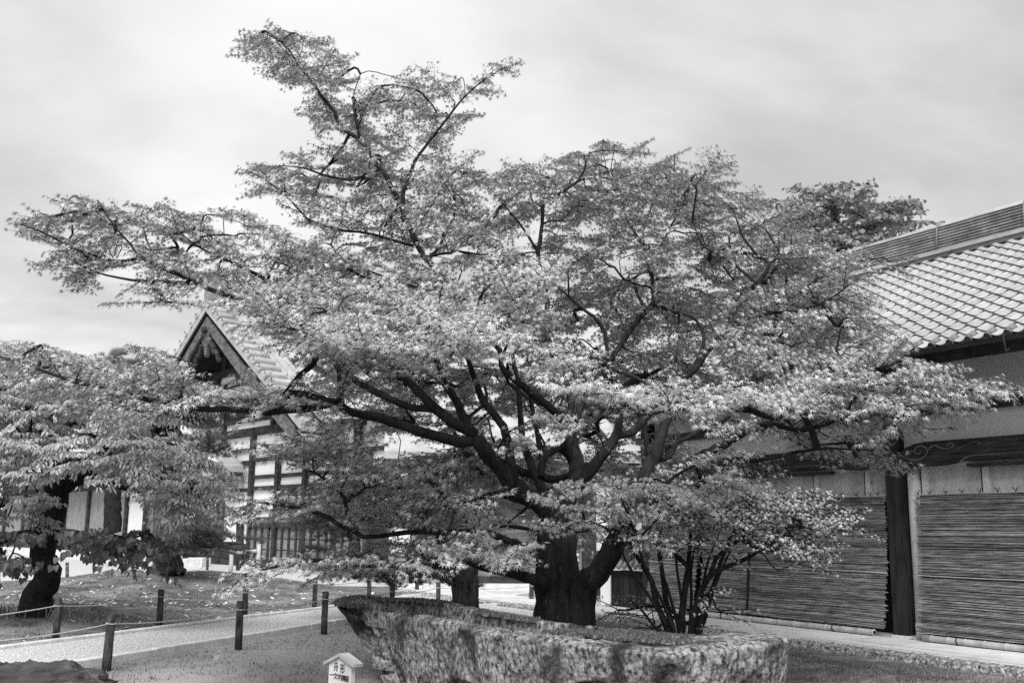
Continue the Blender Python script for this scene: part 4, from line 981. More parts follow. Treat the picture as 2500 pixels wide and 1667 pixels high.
class Tree:
    def __init__(s, root, seed, axis_xy, bark):
        s.root = root; s.r = np.random.default_rng(seed); s.pos = []; s.dir = []; s.rad = []; s.ok = []; s.br = []; s.tw = []; s.twr = []; s.lv = {}; s.axis = np.array(axis_xy, float); s.bark = bark; s.mult = 1.0; s.windows = []
    def limb(s, pts, radii, name='limb', attach=True, k=10, wob=.02):
        P3 = np.array([atY(x, y, Y) for x, y, Y in pts]); L = np.linalg.norm(np.diff(P3, axis=0), axis=1).sum(); n = max(6, int(L / .11))
        Q = catmull(P3, n); rr = np.interp(np.linspace(0, 1, n), np.linspace(0, 1, len(radii)), radii)
        w = s.r.normal(0, wob, (n, 3)); w = (w + np.roll(w, 1, 0) + np.roll(w, -1, 0)) / 3 * np.minimum(1, rr / .03)[:, None]; w[0] = 0; Q = Q + w
        mb = MB(); mb.tube(Q, rr, k, True, .16, s.r); mb.obj(name, s.bark, s.root, True)
        if attach:
            t = unit(np.gradient(Q, axis=0)); st = 1
            for i in range(int(n * .12), n, st): s.pos.append(Q[i]); s.dir.append(t[i]); s.rad.append(rr[i])
        return Q
    def zone(s, poly, n, y0, y1, R=.42, bias=None, sep=.30, kind='maple', droop=.25, ls=1.0, dens=1.0):
        n = int(round(n * s.mult)); poly = np.asarray(poly, float); lo = poly.min(0); hi = poly.max(0); got = []; tries = 0
        while len(got) < n and tries < 60:
            tries += 1; m = n * 3
            x = s.r.uniform(lo[0], hi[0], m); y = s.r.uniform(lo[1], hi[1], m); k = in_poly(x, y, poly); x, y = x[k], y[k]
            t = s.r.random(len(x))
            if bias == 'front': t = t ** 1.7
            elif bias == 'back': t = 1 - t ** 1.7
            elif bias == 'shell': t = np.where(s.r.random(len(x)) < .5, t ** 2, 1 - t ** 2)
            Yv = y0 + (y1 - y0) * t
            if s.windows:
                rp = R * 2500 / Yv; bad = np.zeros(len(x), bool)
                for wpoly in s.windows:
                    for ddx, ddy in ((0, 0), (.75, 0), (-.75, 0), (0, .35), (0, -.35)): bad |= in_poly(x + ddx * rp, y + ddy * rp, wpoly)
                x, y, Yv = x[~bad], y[~bad], Yv[~bad]
            P = atY(x, y, Yv)
            for p in P:
                if len(got) >= n: break
                if all(np.abs(p - q).max() > sep * .5 and np.linalg.norm((p - q) * np.array([1, 1, 1.8])) > sep for q in got[-400:]): got.append(p)
        s.pending = getattr(s, 'pending', []) + [(p, R * s.r.uniform(.75, 1.25), kind, droop, ls, dens) for p in got]
    def grow(s):
        s.pos = list(s.pos); P = np.array(s.pos); todo = s.pending
        d0 = [np.linalg.norm(P - t[0], axis=1).min() for t in todo]
        pos = np.zeros((len(P) + 12 * len(todo) + 10, 3)); dr = np.zeros_like(pos); npos = len(P); pos[:npos] = P; dr[:npos] = np.array(s.dir)
        par = np.full(len(pos), -1); cnt = np.zeros(len(pos)); branches = []
        for ti in np.argsort(d0):
            C, R, kind, droop, ls, dens = todo[ti]
            v = C - pos[:npos]; L = np.linalg.norm(v, axis=1) + 1e-6; cosd = (v * dr[:npos]).sum(1) / L
            cost = L * (1 + .7 * np.maximum(0, -v[:, 2] / L - .1) + .45 * (1 - cosd) * .5) + np.where(L < R * .6, .3, 0)
            a = int(np.argmin(cost)); p0 = pos[a]; L = np.linalg.norm(C - p0)
            h = C - p0; h[2] *= .25; hax = np.array([C[0] - s.axis[0], C[1] - s.axis[1], 0])
            od = unit(unit(h) * .9 + unit(hax) * .45 + s.r.normal(0, .28, 3) * np.array([1, 1, .25])); od[2] = np.clip(od[2] + s.r.normal(.05, .22), -.35, .34); od = unit(od)
            S = C - od * R * .85; L2 = np.linalg.norm(S - p0)
            if (S - p0) @ od < .3 * L2 and L2 < 1.2 * R: od = unit((C - p0) + od * .3 * R); od[2] = np.clip(od[2], -.4, .45); S = p0; L2 = 0
            if L2 > .12:
                n = int(np.clip(L2 / .22 + 2, 4, 10)); t = np.linspace(0, 1, n)[:, None]
                p1 = p0 + unit(dr[a] * .5 + unit(S - p0) * 1.0 + np.array([0, 0, .18])) * L2 * .34; p2 = S - od * L2 * .22 + np.array([0, 0, .02])
                B = (1 - t) ** 3 * p0 + 3 * t * (1 - t) ** 2 * p1 + 3 * t * t * (1 - t) * p2 + t ** 3 * S
                B[1:-1] += s.r.normal(0, .018, (n - 2, 3)) * min(1, L2)
                idx = [a]; tg = unit(np.gradient(B, axis=0))
                for i in range(1, n):
                    pos[npos] = B[i]; dr[npos] = tg[i]; par[npos] = idx[-1]; idx.append(npos); npos += 1
                branches.append(idx); cnt[idx[-1]] += 1
            else: cnt[a] += 1; S = p0
            s.spray(S, od, R, kind, droop, ls, dens)
        for i in range(npos - 1, -1, -1):
            if par[i] >= 0: cnt[par[i]] += cnt[i]
        rad = .0065 + .0055 * np.sqrt(np.maximum(cnt - 1, 0))
        mb = MB()
        for idx in branches:
            rr = rad[idx].copy(); rr[0] = min(rr[1] * 1.05, rad[idx[0]] + .01); mb.tube(pos[idx], rr, 5, False)
        mb.obj('branches', s.bark, s.root, True, kind='stuff')
    def spray(s, S, od, R, kind, droop, ls, dens):
        r = s.r; up = np.array([0, 0, 1.0]); side = unit(np.cross(od, up)); side = unit(side + up * r.normal(0, .30)); L = 1.9 * R
        sag = lambda d, t: -droop * R * .5 * t * t
        tax = np.linspace(0, 1, 5); main = S + od * L * tax[:, None] + np.outer(sag(0, tax), up) + np.outer(np.sin(tax * 5 + r.uniform(0, 6)) * .03 * R, side)
        s.tw.append(main[[0, 2, 4]]); s.twr.append([.0075, .0055, .003])
        tw = [(main, L)]
        m = int(round(10 * dens * min(1.2, R / .42)))
        for i in range(m):
            t = .08 + .88 * (i + .5) / m; sg = 1 if i % 2 else -1; b = np.array([np.interp(t, tax, main[:, c]) for c in range(3)])
            a = math.radians(r.uniform(34, 66)); d = od * math.cos(a) + side * sg * math.sin(a) + up * r.normal(.04, .16); d = unit(d)
            l = R * r.uniform(.65, 1.1) * (1.0 - .55 * t); q = np.linspace(0, 1, 4)
            pts = b + d * l * q[:, None] + np.outer(-droop * l * .4 * q * q, up)
            s.tw.append(pts[[0, 1, 3]]); s.twr.append([.0048, .0036, .002]); tw.append((pts, l))
        C, Fd, Nn = [], [], []
        sp_ = {'maple': .056, 'oval': .052, 'heart': .13, 'needle': .085, 'far': .11}[kind]
        out = unit(np.array([S[0] - s.axis[0] + od[0], S[1] - s.axis[1] + od[1], 0.0]))
        for pts, l in tw:
            n = max(2, int(l / sp_)); t = np.linspace(.12, 1.0, n); k = len(pts); q = np.linspace(0, 1, k)
            B = np.stack([np.interp(t, q, pts[:, c]) for c in range(3)], -1); td = unit(pts[-1] - pts[0]); sd = unit(np.cross(td, up) + 1e-6)
            for sg in (-1, 1):
                sw = sd * sg * r.uniform(.5, 1.1, (n, 1)) + td * r.uniform(.4, .9, (n, 1)) + r.normal(0, .22, (n, 3))
                if kind == 'maple': f = unit(sw) + up * (-.30 - droop * .5) + r.normal(0, .2, (n, 3)); nn = up * .75 + out * .55 + r.normal(0, .34, (n, 3)); off = .035
                elif kind == 'oval': f = unit(sw) * .75 + up * -.75 + out * .25 + r.normal(0, .22, (n, 3)); nn = up * .45 + out * .8 + r.normal(0, .3, (n, 3)); off = .02
                elif kind == 'heart': f = unit(sw) * .4 + up * -1.0 + r.normal(0, .25, (n, 3)); nn = out * 1.0 + up * .35 + r.normal(0, .35, (n, 3)); off = .03
                elif kind == 'needle': f = unit(sw) * .5 + up * .75 + td * .4 + r.normal(0, .25, (n, 3)); nn = r.normal(0, 1, (n, 3)); off = .01
                else: f = sw + up * -.3; nn = up * .7 + r.normal(0, .6, (n, 3)); off = .03
                C.append(B + unit(sw) * off * r.uniform(.5, 1.4, (n, 1))); Fd.append(f); Nn.append(nn)
        C = np.concatenate(C); s.lv.setdefault(kind, []).append((C, np.concatenate(Fd), np.concatenate(Nn), np.full(len(C), ls) * r.uniform(.72, 1.2, len(C))))
    def finish(s, mats, templ, size, singles=0, single_mat=None):
        V, Fq = vtubes(s.tw, s.twr, 3); _link(bpy.data.objects.new('twigs', mesh_np('twigs', V, Fq, s.bark, True)), s.root, kind='stuff')
        for kind, L in s.lv.items():
            C = np.concatenate([l[0] for l in L]); Fd = unit(np.concatenate([l[1] for l in L])); Nn = np.concatenate([l[2] for l in L]); S = np.concatenate([l[3] for l in L]) * size[kind]
            tp = templ[kind]; pick = s.r.integers(0, len(tp), len(C)); one = np.zeros(len(C), bool)
            ns = singles.get(kind, 0) if isinstance(singles, dict) else 0
            if ns:
                px_, py_ = proj(C); dist = np.linalg.norm(C - CAMP, axis=1) / S
                inside = (px_ > 10) & (px_ < 2490) & (py_ > 10) & (py_ < 1650); o = np.argsort(np.where(inside, dist, 1e9))[:ns]; one[o] = True
                for ti in range(len(tp)):
                    me = mesh_np('leaf', tp[ti][0], tp[ti][1], single_mat[kind])
                    for i in o[pick[o] == ti]:
                        f = Fd[i]; n_ = Nn[i] - f * (Nn[i] @ f); n_ /= np.linalg.norm(n_); x = np.cross(f, n_); k = S[i]
                        inst('leaf', me, Matrix(((x[0] * k, f[0] * k, n_[0] * k, C[i][0]), (x[1] * k, f[1] * k, n_[1] * k, C[i][1]), (x[2] * k, f[2] * k, n_[2] * k, C[i][2]), (0, 0, 0, 1))), s.root)
            Vs, Fs, b = [], [], 0
            for ti in range(len(tp)):
                m_ = (pick == ti) & ~one; v, f = place(tp[ti], C[m_], Fd[m_], Nn[m_], S[m_]); Vs.append(v); Fs.append(f + b); b += len(v)
            nm = 'needles' if kind == 'needle' else 'foliage'
            _link(bpy.data.objects.new(nm, mesh_np(nm, np.concatenate(Vs), np.concatenate(Fs), mats[kind], False)), s.root, kind='stuff')
            print('LEAVES', s.root.name, kind, len(C))
TEMPL = {'maple': [leaf_maple(.22), leaf_maple5(.08), leaf_maple5(.26), leaf_maple5(.45)], 'oval': [leaf_oval(.17, .18), leaf_oval(.20, .35), leaf_oval(.15, .25)], 'heart': [leaf_heart()], 'needle': [needle_tuft(26, 1), needle_tuft(30, 2)], 'far': [leaf_oval(.35, .2)]}

# ---- the great maple
Y0 = 12.6
base = atY(1372, 1500, Y0)
mroot = thing('maple_tree', (base[0], base[1], 0.0), 'great spreading maple with dark many-limbed trunk, growing behind the stone basin', 'tree')
T = Tree(mroot, 101, (base[0], base[1]), M['bark'])
T.limb([(1366, 1650, Y0), (1366, 1590, Y0), (1366, 1540, Y0), (1362, 1450, Y0), (1360, 1370, Y0), (1357, 1300, Y0), (1352, 1235, Y0)], [.46, .37, .31, .27, .245, .225, .19], 'trunk', False, 18, .03)
T.limb([(1425, 1640, 12.4), (1420, 1560, 12.4), (1419, 1480, 12.4), (1428, 1422, 12.3), (1458, 1395, 12.2), (1497, 1346, 12.1), (1522, 1291, 12.0), (1547, 1245, 12.0), (1564, 1203, 12.0), (1589, 1136, 12.1), (1602, 1098, 12.2), (1623, 1039, 12.3), (1636, 993, 12.4), (1675, 935, 12.6)], [.24, .19, .165, .15, .14, .125, .115, .105, .095, .08, .07, .06, .048, .03], 'trunk', True, 14)
LB = [
 # L1 big left limb and its forks
 ([(1352, 1250, 12.55), (1300, 1222, 12.5), (1252, 1186, 12.4), (1219, 1136, 12.3), (1181, 1094, 12.2), (1160, 1064, 12.15)], [.17, .155, .14, .125, .115, .105]),
 ([(1165, 1070, 12.15), (1120, 1078, 12.1), (1089, 1071, 12.0), (1026, 1050, 11.9), (942, 1023, 11.8), (858, 1008, 11.6), (820, 991, 11.5), (786, 988, 11.5), (736, 1000, 11.4), (647, 1006, 11.3), (597, 1001, 11.3), (505, 993, 11.2), (454, 992, 11.2), (379, 978, 11.2), (252, 950, 11.2), (147, 921, 11.2), (42, 884, 11.2), (-20, 866, 11.2)], [.085, .085, .08, .072, .068, .064, .062, .06, .056, .05, .046, .04, .036, .03, .024, .018, .012, .008]),
 ([(1160, 1064, 12.15), (1110, 1029, 12.2), (1043, 979, 12.3), (988, 924, 12.4), (942, 878, 12.5), (908, 856, 12.5), (850, 820, 12.5), (760, 790, 12.4)], [.09, .082, .072, .06, .05, .04, .028, .016]),
 ([(1062, 1000, 12.25), (1005, 991, 12.5), (921, 958, 12.7), (837, 900, 12.8), (740, 815, 12.6), (660, 762, 12.4), (598, 732, 12.3), (526, 713, 12.2), (463, 682, 12.2), (412, 661, 12.1), (362, 640, 12.1), (337, 629, 12.1), (295, 638, 12.0), (236, 627, 12.0), (168, 600, 12.0), (100, 565, 11.9), (50, 548, 11.9)], [.055, .055, .052, .048, .045, .042, .039, .035, .032, .029, .026, .024, .02, .018, .014, .01, .006]),
 ([(470, 690, 12.2), (400, 690, 12.1), (330, 685, 12.0), (250, 670, 11.9), (180, 640, 11.8)], [.022, .02, .017, .012, .007]),
 ([(337, 629, 12.1), (312, 590, 12.2), (270, 540, 12.2), (240, 490, 12.2)], [.018, .014, .01, .006]),
 ([(660, 762, 12.4), (650, 692, 12.7), (620, 665, 12.8), (560, 640, 12.9), (480, 600, 12.9), (430, 560, 12.9)], [.03, .027, .024, .02, .014, .008]),
 ([(655, 700, 12.7), (665, 650, 12.8), (700, 610, 12.8)], [.022, .016, .008]),
 # second stems off L1
 ([(1175, 1085, 12.2), (1131, 1012, 12.7), (1102, 962, 12.9), (1072, 903, 13.1), (1045, 830, 13.2), (1000, 760, 13.3), (930, 700, 13.3), (860, 660, 13.3)], [.075, .07, .062, .055, .046, .036, .025, .014]),
 ([(1252, 1186, 12.4), (1245, 1140, 12.7), (1240, 1085, 12.9), (1226, 1030, 13.0), (1190, 992, 13.1), (1165, 945, 13.2), (1145, 880, 13.3), (1120, 800, 13.4), (1090, 735, 13.5)], [.085, .08, .074, .066, .06, .05, .042, .034, .025]),
 # M stems in the fork
 ([(1345, 1240, 12.7), (1320, 1190, 12.9), (1308, 1155, 13.0), (1292, 1115, 13.1), (1276, 1080, 13.2), (1272, 1020, 13.3), (1265, 950, 13.4), (1255, 870, 13.5)], [.085, .075, .07, .062, .055, .048, .038, .028]),
 ([(1322, 1165, 12.9), (1326, 1120, 13.0), (1350, 1100, 13.1), (1375, 1085, 13.2), (1392, 1060, 13.2)], [.06, .058, .05, .046, .04]),
 ([(1326, 1130, 13.0), (1316, 1077, 13.2), (1300, 1020, 13.4), (1290, 960, 13.5)], [.05, .046, .038, .03]),
 # central stem
 ([(1360, 1255, 12.6), (1385, 1215, 12.6), (1408, 1180, 12.6), (1412, 1140, 12.7), (1400, 1090, 12.8), (1392, 1043, 12.9)], [.15, .135, .125, .115, .1, .09]),
 ([(1392, 1050, 12.9), (1370, 1022, 12.8), (1324, 976, 12.7), (1279, 945, 12.6), (1232, 895, 12.5), (1211, 848, 12.5), (1157, 789, 12.4), (1123, 757, 12.4), (1089, 726, 12.3), (1040, 704, 12.0), (985, 690, 11.7), (900, 660, 11.3)], [.07, .066, .06, .055, .048, .043, .037, .03, .024, .02, .015, .008]),
 ([(1130, 765, 12.4), (1087, 684, 12.8), (1031, 622, 13.0), (990, 536, 13.1), (944, 439, 13.2), (888, 357, 13.2), (826, 301, 13.2), (786, 230, 13.2), (740, 175, 13.2), (694, 110, 13.2), (640, 80, 13.2)], [.055, .052, .048, .044, .04, .036, .03, .024, .018, .012, .006]),
 ([(920, 400, 13.2), (870, 440, 13.0), (800, 430, 12.9), (740, 410, 12.8), (690, 405, 12.8)], [.022, .02, .016, .011, .006]),
 ([(985, 540, 13.1), (985, 460, 13.2), (1010, 400, 13.3), (1045, 350, 13.4), (1090, 290, 13.4), (1150, 220, 13.4), (1230, 165, 13.4)], [.03, .028, .024, .02, .016, .011, .006]),
 ([(880, 350, 13.2), (870, 300, 13.3), (862, 240, 13.4), (880, 180, 13.4)], [.018, .014, .01, .006]),
 ([(760, 545, 13.0), (700, 480, 12.9), (650, 440, 12.8), (600, 415, 12.8)], [.014, .012, .009, .005]),
 ([(1010, 600, 13.0), (900, 570, 12.9), (820, 560, 12.9), (745, 530, 12.9)], [.022, .018, .015, .01]),
 ([(1040, 640, 13.0), (1080, 590, 13.2), (1110, 510, 13.3), (1100, 430, 13.4)], [.026, .022, .016, .009]),
 ([(1394, 1045, 12.9), (1394, 984, 13.0), (1388, 935, 13.1), (1345, 850, 13.3), (1335, 784, 13.4), (1337, 734, 13.5), (1330, 700, 13.5), (1314, 616, 13.6), (1322, 544, 13.6), (1330, 490, 13.6), (1377, 468, 13.6), (1419, 430, 13.6), (1440, 370, 13.6)], [.066, .06, .055, .052, .048, .045, .042, .038, .034, .028, .022, .015, .008]),
 ([(1314, 616, 13.6), (1275, 555, 13.6), (1230, 500, 13.6)], [.024, .017, .009]),
 ([(1398, 1030, 12.9), (1421, 993, 13.1), (1447, 935, 13.4), (1475, 900, 13.6), (1520, 839, 13.8), (1558, 784, 14.0), (1596, 733, 14.1), (1592, 690, 14.1), (1584, 650, 14.1), (1570, 603, 14.1), (1528, 527, 14.1), (1520, 470, 14.1), (1490, 420, 14.1)], [.062, .058, .055, .052, .048, .044, .04, .036, .03, .025, .02, .014, .007]),
 ([(1588, 665, 14.1), (1602, 628, 14.1), (1621, 586, 14.1), (1646, 540, 14.1), (1680, 470, 14.1)], [.025, .022, .018, .014, .007]),
 ([(1572, 610, 14.1), (1572, 555, 14.2), (1590, 510, 14.2), (1612, 460, 14.2)], [.018, .016, .012, .007]),
 ([(1475, 900, 13.6), (1480, 840, 13.6), (1470, 800, 13.6), (1420, 750, 13.6), (1380, 715, 13.6), (1340, 690, 13.5)], [.035, .032, .028, .022, .016, .01]),
 # L6 and right limbs
 ([(1400, 1195, 12.6), (1446, 1138, 12.4), (1484, 1094, 12.3), (1509, 1060, 12.3), (1518, 1015, 12.2), (1525, 960, 12.1)], [.10, .09, .08, .07, .05, .03]),
 ([(1505, 1064, 12.3), (1547, 1050, 12.6), (1600, 990, 12.8), (1663, 931, 12.9), (1705, 889, 13.0), (1730, 851, 13.0), (1777, 809, 13.0), (1827, 776, 12.9), (1890, 746, 12.8), (1958, 712, 12.7), (2011, 669, 12.6), (2080, 640, 12.5), (2160, 630, 12.4)], [.062, .062, .06, .058, .054, .05, .046, .042, .036, .03, .024, .014, .007]),
 ([(1840, 768, 12.9), (1848, 730, 13.1), (1853, 700, 13.2), (1881, 648, 13.3), (1860, 630, 13.4), (1835, 608, 13.4), (1812, 580, 13.4), (1790, 510, 13.4)], [.036, .034, .03, .025, .022, .018, .014, .008]),
 ([(1850, 712, 13.2), (1826, 674, 13.3), (1770, 630, 13.4), (1715, 600, 13.4), (1690, 540, 13.4)], [.026, .022, .016, .012, .007]),
 ([(1858, 760, 12.9), (1930, 760, 12.4), (2010, 740, 12.2), (2080, 690, 12.1)], [.026, .022, .015, .008]),
 ([(1700, 890, 13.0), (1720, 830, 13.2), (1695, 780, 13.3), (1650, 760, 13.3)], [.03, .026, .02, .012]),
 # R3 long right limb, R4 low right limb
 ([(1535, 1270, 12.0), (1610, 1185, 11.8), (1690, 1123, 11.7), (1741, 1098, 11.6), (1800, 1062, 11.5), (1845, 1034, 11.4), (1910, 1040, 11.3), (1960, 1050, 11.3), (2050, 1020, 11.2), (2150, 995, 11.1), (2250, 978, 11.0), (2340, 965, 10.9), (2425, 948, 10.8)], [.085, .078, .07, .062, .055, .048, .04, .034, .028, .022, .016, .011, .006]),
 ([(1845, 1034, 11.4), (1900, 1000, 11.3), (2000, 960, 11.2), (2100, 920, 11.2), (2200, 880, 11.1)], [.03, .027, .022, .015, .008]),
 ([(1560, 1235, 12.0), (1620, 1215, 11.6), (1682, 1190, 11.3), (1737, 1165, 11.2), (1800, 1130, 11.1), (1900, 1110, 11.0), (2010, 1095, 10.9), (2130, 1100, 10.8)], [.055, .052, .046, .04, .032, .024, .016, .008]),
 ([(1595, 1130, 12.1), (1631, 1119, 12.4), (1657, 1081, 12.6), (1690, 1064, 12.7), (1760, 1030, 12.9), (1850, 960, 13.0), (1930, 900, 13.0)], [.04, .038, .034, .03, .024, .016, .009]),
 # low left limbs
 ([(1345, 1440, 12.5), (1316, 1413, 12.3), (1274, 1404, 12.2), (1210, 1392, 12.0), (1168, 1376, 11.9), (1118, 1367, 11.8), (1063, 1378, 11.7), (980, 1382, 11.6), (887, 1378, 11.4), (788, 1368, 11.2), (723, 1370, 11.1), (660, 1385, 11.0), (600, 1400, 10.9)], [.10, .088, .078, .066, .06, .054, .046, .038, .032, .026, .02, .014, .008]),
 ([(1345, 1385, 12.5), (1306, 1352, 12.4), (1256, 1327, 12.4), (1184, 1302, 12.3), (1100, 1296, 12.2), (1000, 1300, 12.1), (880, 1304, 12.0), (851, 1255, 11.9), (833, 1208, 11.9), (772, 1157, 11.8), (700, 1130, 11.8)], [.065, .06, .055, .05, .044, .038, .034, .028, .022, .015, .008]),
 ([(876, 1303, 12.0), (830, 1287, 11.9), (790, 1262, 11.8), (742, 1244, 11.7), (664, 1229, 11.6), (590, 1220, 11.6)], [.024, .028, .026, .024, .018, .01]),
 ([(1290, 1222, 12.5), (1210, 1205, 12.7), (1105, 1222, 12.8), (1055, 1207, 12.8), (1000, 1198, 12.8), (912, 1185, 12.7), (830, 1150, 12.7), (760, 1120, 12.6)], [.06, .056, .048, .04, .034, .026, .018, .009]),
 ([(1105, 1222, 12.8), (1060, 1190, 13.0), (1040, 1160, 13.0), (1020, 1120, 13.0)], [.024, .02, .015, .008]),
]
for pts, rr in LB: T.limb(pts, [q * (.80 if q > .03 else .95) for q in rr])
Z = T.zone; T.mult = 1.35
WIN = [[(430, 775), (505, 745), (560, 810), (600, 880), (560, 920), (460, 890)], [(480, 1000), (640, 1000), (650, 1120), (520, 1125)], [(620, 1130), (770, 1140), (770, 1190), (620, 1195)], [(480, 1250), (590, 1240), (600, 1340), (500, 1300)], [(620, 1270), (750, 1270), (750, 1335), (620, 1335)], [(185, 1210), (370, 1205), (370, 1260), (190, 1270)], [(905, 1070), (1060, 1070), (1060, 1110), (905, 1110)]]
T.windows = WIN
Z([(605, 412), (660, 405), (710, 435), (760, 500), (700, 500), (650, 455)], 8, 12.5, 13.0, .26)
Z([(600, 75), (690, 60), (740, 65), (800, 120), (800, 150), (860, 160), (880, 230), (860, 330), (770, 300), (770, 220), (700, 205), (640, 120)], 28, 12.9, 14.2, .34)
Z([(760, 310), (860, 330), (900, 200), (1000, 185), (1110, 205), (1140, 260), (1140, 320), (1190, 350), (1210, 410), (1130, 520), (950, 520), (770, 520), (745, 470), (650, 450), (610, 412), (680, 385), (745, 365)], 64, 12.8, 14.8, .38)
Z([(1130, 225), (1180, 190), (1238, 160), (1215, 205), (1150, 250)], 6, 13.2, 13.6, .25)
Z([(55, 550), (80, 520), (170, 525), (205, 475), (280, 510), (300, 600), (250, 680), (200, 690), (130, 645), (120, 620), (180, 615)], 28, 11.8, 12.9, .32)
Z([(280, 520), (330, 490), (450, 488), (480, 515), (570, 520), (690, 570), (720, 600), (725, 650), (690, 710), (600, 715), (500, 700), (400, 710), (330, 700), (290, 640)], 54, 11.9, 13.9, .37)
Z([(400, 700), (480, 690), (520, 740), (430, 760), (300, 730)], 6, 11.4, 12, .3)
Z([(740, 560), (800, 530), (950, 520), (1150, 500), (1250, 560), (1240, 700), (1100, 780), (900, 760), (750, 700), (730, 620)], 66, 12.0, 14.8, .42)
Z([(620, 710), (720, 690), (900, 700), (1100, 720), (1220, 780), (1190, 870), (1050, 900), (880, 880), (740, 860), (650, 790)], 60, 10.4, 13.6, .45, 'shell')
Z([(610, 705), (700, 690), (770, 740), (860, 800), (870, 850), (700, 840), (640, 800)], 14, 9.6, 10.8, .36)
Z([(760, 800), (950, 790), (1100, 780), (1220, 810), (1190, 850), (1000, 865), (800, 850)], 18, 9.5, 10.8, .38)
Z([(800, 880), (1000, 900), (1150, 900), (1150, 960), (1000, 1000), (850, 960), (760, 920)], 24, 12.8, 14.6, .42, 'back')
Z([(10, 872), (100, 850), (300, 910), (380, 870), (450, 890), (520, 945), (640, 945), (800, 925), (900, 960), (880, 1010), (760, 1000), (640, 1020), (480, 1020), (380, 1015), (200, 975), (30, 925)], 46, 10.6, 12.2, .38)
Z([(390, 860), (430, 840), (480, 880), (500, 940), (400, 940)], 7, 11.0, 11.6, .30)
Z([(590, 1120), (660, 1090), (740, 1060), (850, 1065), (940, 1100), (900, 1160), (780, 1180), (660, 1150)], 20, 11.2, 12.6, .38)
Z([(880, 1150), (1050, 1140), (1180, 1170), (1200, 1260), (1050, 1290), (900, 1270), (780, 1240), (760, 1200)], 34, 11.5, 14.0, .42)
Z([(545, 1215), (640, 1195), (740, 1215), (760, 1250), (640, 1250), (560, 1240)], 11, 11.2, 12, .32)
Z([(560, 1400), (640, 1365), (720, 1360), (720, 1390), (680, 1410), (600, 1430)], 10, 10.5, 11.2, .27)
Z([(760, 1370), (900, 1350), (1000, 1320), (1150, 1310), (1290, 1330), (1290, 1380), (1150, 1370), (1000, 1380), (880, 1395), (780, 1405)], 26, 11, 13, .36)
Z([(960, 1030), (1060, 1075), (1160, 1120), (1160, 1180), (1000, 1150), (900, 1110)], 16, 13.2, 15.0, .42, 'back')
Z([(1190, 430), (1260, 412), (1340, 405), (1365, 375), (1430, 345), (1540, 345), (1550, 400), (1560, 520), (1500, 640), (1250, 640), (1180, 520)], 64, 13.1, 15.2, .40)
Z([(1560, 400), (1610, 388), (1650, 372), (1720, 378), (1745, 410), (1745, 440), (1830, 460), (1850, 520), (1920, 510), (1960, 535), (1990, 570), (1980, 640), (1880, 690), (1750, 690), (1550, 660), (1550, 500)], 80, 13.1, 15.4, .40)
Z([(1200, 650), (1500, 670), (1750, 700), (1850, 730), (1780, 800), (1650, 880), (1500, 890), (1300, 890), (1190, 830)], 84, 13.6, 16.4, .45)
Z([(1200, 640), (1330, 660), (1350, 760), (1300, 880), (1230, 840), (1180, 740)], 16, 10.8, 12.6, .42)
Z([(1310, 850), (1400, 840), (1440, 890), (1420, 910), (1330, 910)], 6, 9.8, 10.4, .32)
Z([(1390, 945), (1500, 950), (1640, 945), (1830, 950), (1900, 960), (1870, 985), (1750, 995), (1650, 1000), (1550, 985), (1430, 965)], 22, 9.4, 10.4, .36)
Z([(1760, 720), (1900, 660), (2010, 645), (2060, 650), (2080, 730), (2120, 790), (2060, 840), (1900, 900), (1750, 880), (1760, 800)], 64, 11.9, 14.8, .42)
Z([(2080, 655), (2210, 628), (2150, 665)], 4, 12.3, 12.6, .24)
Z([(2060, 720), (2150, 775), (2140, 800), (2060, 830)], 6, 11.8, 12.4, .28)
Z([(2000, 850), (2190, 832), (2140, 875), (2270, 880), (2200, 950), (2000, 950), (1880, 920)], 30, 10.8, 12.2, .38)
Z([(1850, 960), (2000, 945), (2250, 900), (2300, 915), (2420, 945), (2350, 990), (2230, 1000), (2050, 1010), (1880, 1010)], 40, 10.3, 11.6, .36)
Z([(1720, 1010), (1900, 1020), (2100, 1010), (2240, 1020), (2170, 1065), (2190, 1120), (2120, 1140), (2000, 1100), (1850, 1070), (1740, 1060)], 22, 11.2, 12.8, .34)
Z([(2220, 1030), (2330, 1030), (2300, 1055), (2230, 1055)], 4, 10.8, 11.2, .24)
Z([(1460, 1180), (1600, 1140), (1750, 1110), (1860, 1110), (1800, 1180), (1700, 1270), (1620, 1330), (1540, 1320), (1490, 1260)], 24, 10.6, 12.0, .34)
Z([(1150, 960), (1350, 920), (1600, 960), (1700, 1050), (1600, 1200), (1450, 1250), (1240, 1220), (1130, 1100)], 46, 14.0, 16.4, .45, 'back')
Z([(1170, 1080), (1680, 1080), (1640, 1230), (1560, 1300), (1440, 1330), (1200, 1320), (1130, 1200)], 42, 13.8, 16.5, .45, 'back')
Z([(950, 900), (1200, 880), (1700, 880), (1780, 980), (1700, 1040), (1400, 1000), (1150, 980), (1000, 960)], 52, 13.9, 17.0, .46)
Z([(1290, 1205), (1430, 1195), (1440, 1280), (1340, 1290)], 6, 11.5, 12.0, .30)
Z([(1220, 1040), (1330, 1010), (1420, 1010), (1400, 1050), (1280, 1070)], 5, 11.8, 12.3, .30)
Z([(930, 985), (1190, 1000), (1190, 1075), (1080, 1060), (940, 1045)], 14, 13.6, 16.0, .42)
Z([(1430, 920), (1580, 920), (1580, 1010), (1430, 1010)], 9, 13.8, 16.0, .42)
T.grow()
T.finish({'maple': M['leaf']}, TEMPL, {'maple': .0565}, {'maple': 300}, {'maple': M['leaf1']})

